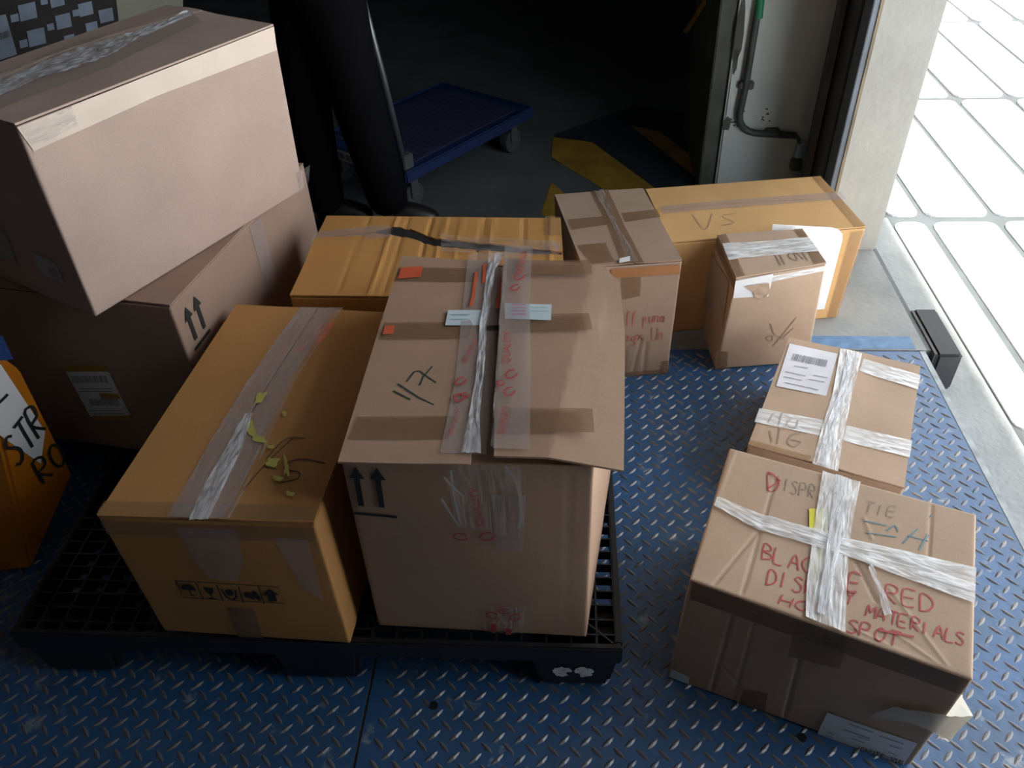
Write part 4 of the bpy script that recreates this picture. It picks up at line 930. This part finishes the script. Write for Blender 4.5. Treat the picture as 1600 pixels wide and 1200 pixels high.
def jwrite(txt, s0, z0, ds, h, sl):
    vt, fs = [], []
    for i, ch in enumerate(txt):
        for ln in FONT[ch]:
            q = [(s0+(i*.75+x)*ds, z0+y*h+(i*.75+x)*sl) for x, y in smooth_poly(ln, 3)]; b0 = len(vt)
            for k, p in enumerate(q):
                a_, b_ = q[max(k-1, 0)], q[min(k+1, len(q)-1)]; dx, dy = b_[0]-a_[0], b_[1]-a_[1]; l = math.hypot(dx, dy) or 1
                for sg in (1, -1): vt.append(jp(p[0]-sg*dy/l*.0035, p[1]+sg*dx/l*.0035, .0035))
            for k in range(len(q)-1): fs.append((b0+2*k, b0+2*k+1, b0+2*k+3, b0+2*k+2))
    mesh_obj('marker_lettering', vt, fs, INK, jk)
jwrite('STR', .085, .265, .045, .075, .02)
jwrite('RO', .115, .185, .05, .065, .01)
jwrite('2', .115, .43, .05, .06, 0)

# ------------------------------------------------------------------ dark printed crate behind the left stack
co = V((-1.425, 1.746, 0)); cdv = V((.545, .839, 0)).normalized(); cnv = V((-.839, .545, 0)).normalized()
cc = {(a, b, k): co+cdv*(-.2 if a == 0 else .93)+cnv*(.45*b)+V((0, 0, 1.15*k+.001)) for a in (0, 1) for b in (0, 1) for k in (0, 1)}
G = Carton(cc, CRATE_D, 'dark wrapped crate with pale blue-grey squares behind the left stack', 'wrapped_crate', cat='crate')
G.body(open_top=False, n=14)
for (x, y, r) in ((42, 18, 15), (98, 33, 13), (56, 58, 15), (133, 14, 12), (165, 24, 12), (143, 43, 10), (22, 28, 7), (78, 42, 6), (36, 68, 7), (68, 2, 6), (118, 20, 6), (205, 8, 13), (108, 62, 9), (88, 0, 12)):
    G.pxpatch('square', 'front', [(x-r*1.02, y-r*.62), (x+r*.78, y-r*1.05), (x+r*1.05, y+r*.62), (x-r*.7, y+r*1.05)], CRATE_S, .002, k=2, m=2)
lbg = G.pxpatch('barcode_label', 'front', [(-30, 30), (8, 22), (26, 85), (-14, 98)], CRATE_S, .002)
G.barcode('front', (-12, 66), (16, 56), (-14, 56), lbg, 11, .004, INK)
G.pxpatch('khaki_wrap', 'front', [(178, -20), (285, -30), (285, 15), (185, 38)], KHAKI, .0025)

# ------------------------------------------------------------------ blue platform trolley
tr = empty('platform_trolley', (-.31, 3.27, 0), math.radians(49.3)); tag(tr, 'blue platform trolley on casters in the dark behind the cartons', 'trolley')
hx, hy = .375, .26
bm = bmesh.new(); box_bm(bm, (-hx, -hy, .145), (hx, hy, .18), .012); bm_obj('deck', bm, TROLLEY, tr)
bm = bmesh.new()
for lo, hi in (((-hx-.012, -hy-.012, .14), (hx+.012, -hy+.004, .186)), ((-hx-.012, hy-.004, .14), (hx+.012, hy+.012, .186)), ((-hx-.012, -hy, .14), (-hx+.004, hy, .186)), ((hx-.004, -hy, .14), (hx+.012, hy, .186))): box_bm(bm, lo, hi, .006)
bm_obj('bumper_rim', bm, TROLLEY, tr)
box('anti_slip_mat', (-hx+.06, -hy+.04, .179), (hx-.05, hy-.04, .183), TROL_M, tr, .001)
for i in range(16):
    x = -hx+.09+i*.037; box('mat_ridge', (x, -hy+.05, .183), (x+.014, hy-.05, .1855), TROL_M, tr)
for sx_ in (-1, 1):
    for sy_ in (-1, 1):
        x, y = sx_*(hx-.07), sy_*(hy-.06)
        c = box('caster', (x-.045, y-.035, .132), (x+.045, y+.035, .146), CHROME, tr, .003)
        for k in (-1, 1): box('caster_fork', (x-.02, y+k*.022-.003, .045), (x+.02, y+k*.022+.003, .133), CHROME, c, .002)
        bm = bmesh.new(); cyl_bm(bm, (x, y-.017, .05), (x, y+.017, .05), .05, None, 24); bm_obj('wheel', bm, WHEEL, c)
h0 = -hx+.03; z1 = .92
hp = [(h0, -hy+.035, .18), (h0-.05, -hy+.035, .55), (h0-.10, -hy+.035, z1-.06), (h0-.11, -hy+.07, z1), (h0-.11, hy-.07, z1), (h0-.10, hy-.035, z1-.06), (h0-.05, hy-.035, .55), (h0, hy-.035, .18)]
tube('handle', hp, .0125, CHROME, tr, 12)
for k in (-1, 1): box('hinge_bracket', (h0-.02, k*(hy-.035)-.022, .18), (h0+.03, k*(hy-.035)+.022, .235), CHROME, tr, .004)
s0 = box('sticker', (-hx-.0125, .0, .143), (-hx-.0115, .13, .185), PAPER_BL, tr)
box('sticker_print', (-hx-.013, .03, .152), (-hx-.0124, .06, .176), INK_G, s0); box('sticker_print', (-hx-.013, .07, .152), (-hx-.0124, .10, .176), INK_G, s0)

# ------------------------------------------------------------------ person standing in the dark
def skin_obj(name, verts, edges, radii, mt, parent=None, sub=2, root=0):
    m = bpy.data.meshes.new(name); m.from_pydata([tuple(v) for v in verts], edges, []); m.update()
    o = bpy.data.objects.new(name, m); col.objects.link(o)
    o.modifiers.new('s', 'SKIN'); 
    for i, r in enumerate(radii):
        sv_ = m.skin_vertices[0].data[i]; sv_.radius = (r, r) if not isinstance(r, tuple) else r
    m.skin_vertices[0].data[root].use_root = True
    o.modifiers.new('u', 'SUBSURF').levels = sub
    dg = bpy.context.evaluated_depsgraph_get(); me = bpy.data.meshes.new_from_object(o.evaluated_get(dg))
    o.modifiers.clear(); o.data = me; bpy.data.meshes.remove(m); me.name = name
    me.materials.clear(); me.materials.append(mt)
    for p in me.polygons: p.use_smooth = True
    if parent: o.parent = parent
    return o
hipc = V((-.555, 2.67, .93))
RL = [(-.50, 2.64, .90), (-.465, 2.66, .47), (-.415, 2.70, .085), (-.30, 2.70, .035)]
LLg = [(-.585, 2.74, .90), (-.655, 2.74, .48), (-.655, 2.75, .085), (-.55, 2.75, .035)]
bvv = [hipc, (-.555, 2.67, 1.12), (-.545, 2.67, 1.34), (-.535, 2.67, 1.47), (-.52, 2.67, 1.56), (-.51, 2.67, 1.68),
       *RL, *LLg,
       (-.545, 2.48, 1.42), (-.52, 2.42, 1.16), (-.34, 2.46, 1.06), (-.27, 2.47, 1.05),
       (-.545, 2.86, 1.42), (-.52, 2.92, 1.16), (-.34, 2.88, 1.06), (-.27, 2.87, 1.05)]
bvv = [V(p) for p in bvv]
be = [(0, 1), (1, 2), (2, 3), (3, 4), (4, 5), (0, 6), (6, 7), (7, 8), (8, 9), (0, 10), (10, 11), (11, 12), (12, 13), (2, 14), (14, 15), (15, 16), (16, 17), (2, 18), (18, 19), (19, 20), (20, 21)]
br_ = [.13, .12, .13, .06, .075, .085, .085, .058, .042, .03, .085, .058, .042, .03, .055, .042, .028, .03, .055, .042, .028, .03]
for hand, sg in ((17, 1), (21, -1)):
    hp_ = bvv[hand]
    for k, (dy, ln) in enumerate(((-.027, .07), (-.009, .082), (.009, .078), (.027, .062))):
        i0 = len(bvv); bvv += [hp_+V((.035, dy, .004)), hp_+V((.035+ln*.6, dy*1.1, -.004)), hp_+V((.035+ln*.9, dy*1.1, -.03))]
        be += [(hand, i0), (i0, i0+1), (i0+1, i0+2)]; br_ += [.0095, .0085, .007]
    i0 = len(bvv); bvv += [hp_+V((.0, sg*.035, .0)), hp_+V((.035, sg*.055, -.012))]; be += [(hand, i0), (i0, i0+1)]; br_ += [.011, .009]
base = V((-.53, 2.68, 0))
person = skin_obj('person', [p-base for p in bvv], be, br_, SKIN); person.location = base
tag(person, 'person in black trousers and shoes standing beside the blue trolley', 'person')
def rel(pts): return [V(p)-base for p in pts]
skin_obj('trousers', rel([(-.555, 2.67, 1.03), hipc, (-.49, 2.63, .86), (-.467, 2.66, .50), (-.42, 2.70, .15), (-.41, 2.70, .085), (-.60, 2.74, .86), (-.655, 2.74, .50), (-.655, 2.75, .13), (-.655, 2.75, .07)]),
         [(0, 1), (1, 2), (2, 3), (3, 4), (4, 5), (1, 6), (6, 7), (7, 8), (8, 9)], [.145, .15, .11, .088, .078, .074, .11, .088, .072, .068], BLACKCL, person, root=1)
skin_obj('shirt', rel([(-.555, 2.67, .98), (-.555, 2.67, 1.15), (-.545, 2.67, 1.36), (-.535, 2.67, 1.47), (-.545, 2.48, 1.42), (-.522, 2.425, 1.19), (-.545, 2.86, 1.42), (-.522, 2.915, 1.19)]),
         [(0, 1), (1, 2), (2, 3), (2, 4), (4, 5), (2, 6), (6, 7)], [.155, .145, .15, .075, .075, .06, .075, .06], SHIRT, person, root=1)
for (x, y) in ((-.405, 2.70), (-.655, 2.75)):
    skin_obj('shoe', rel([(x-.05, y, .055), (x+.03, y, .075), (x+.10, y-.004, .062), (x+.17, y-.008, .046)]), [(0, 1), (1, 2), (2, 3)], [(.046, .05), (.055, .062), (.05, .05), (.038, .036)], SHOE, person)
    box('shoe_sole', (x-.095-base.x, y-.044-base.y, .001), (x+.215-base.x, y+.036-base.y, .016), RUBBER, person, .006)
hc = V((-.50, 2.67, 1.68))-base
bm = bmesh.new(); bmesh.ops.create_uvsphere(bm, u_segments=24, v_segments=16, radius=.108, matrix=Matrix.Translation(hc+V((-.012, 0, .035))))
for v in list(bm.verts):
    if v.co.x > hc.x+.03 and v.co.z < hc.z+.07: v.co.x = hc.x+.02
bm_obj('hair', bm, HAIR, person, True)
for k in (-1, 1):
    bm = bmesh.new(); bmesh.ops.create_uvsphere(bm, u_segments=12, v_segments=8, radius=.012, matrix=Matrix.Translation(hc+V((.074, k*.032, .005)))); bm_obj('eye', bm, WHITE_B, person, True)
    bm = bmesh.new(); bmesh.ops.create_uvsphere(bm, u_segments=12, v_segments=8, radius=.022, matrix=Matrix.Translation(hc+V((-.01, k*.088, -.01))) @ Matrix.Diagonal((.8, .5, 1.4, 1))); bm_obj('ear', bm, SKIN, person, True)
bm = bmesh.new(); cyl_bm(bm, hc+V((.082, 0, .01)), hc+V((.092, 0, -.03)), .008, .016, 10); bm_obj('nose', bm, SKIN, person, True)
box('mouth', tuple(hc+V((.072, -.022, -.058))), tuple(hc+V((.084, .022, -.048))), mat('lips', (.3, .12, .1), .5), person, .003)
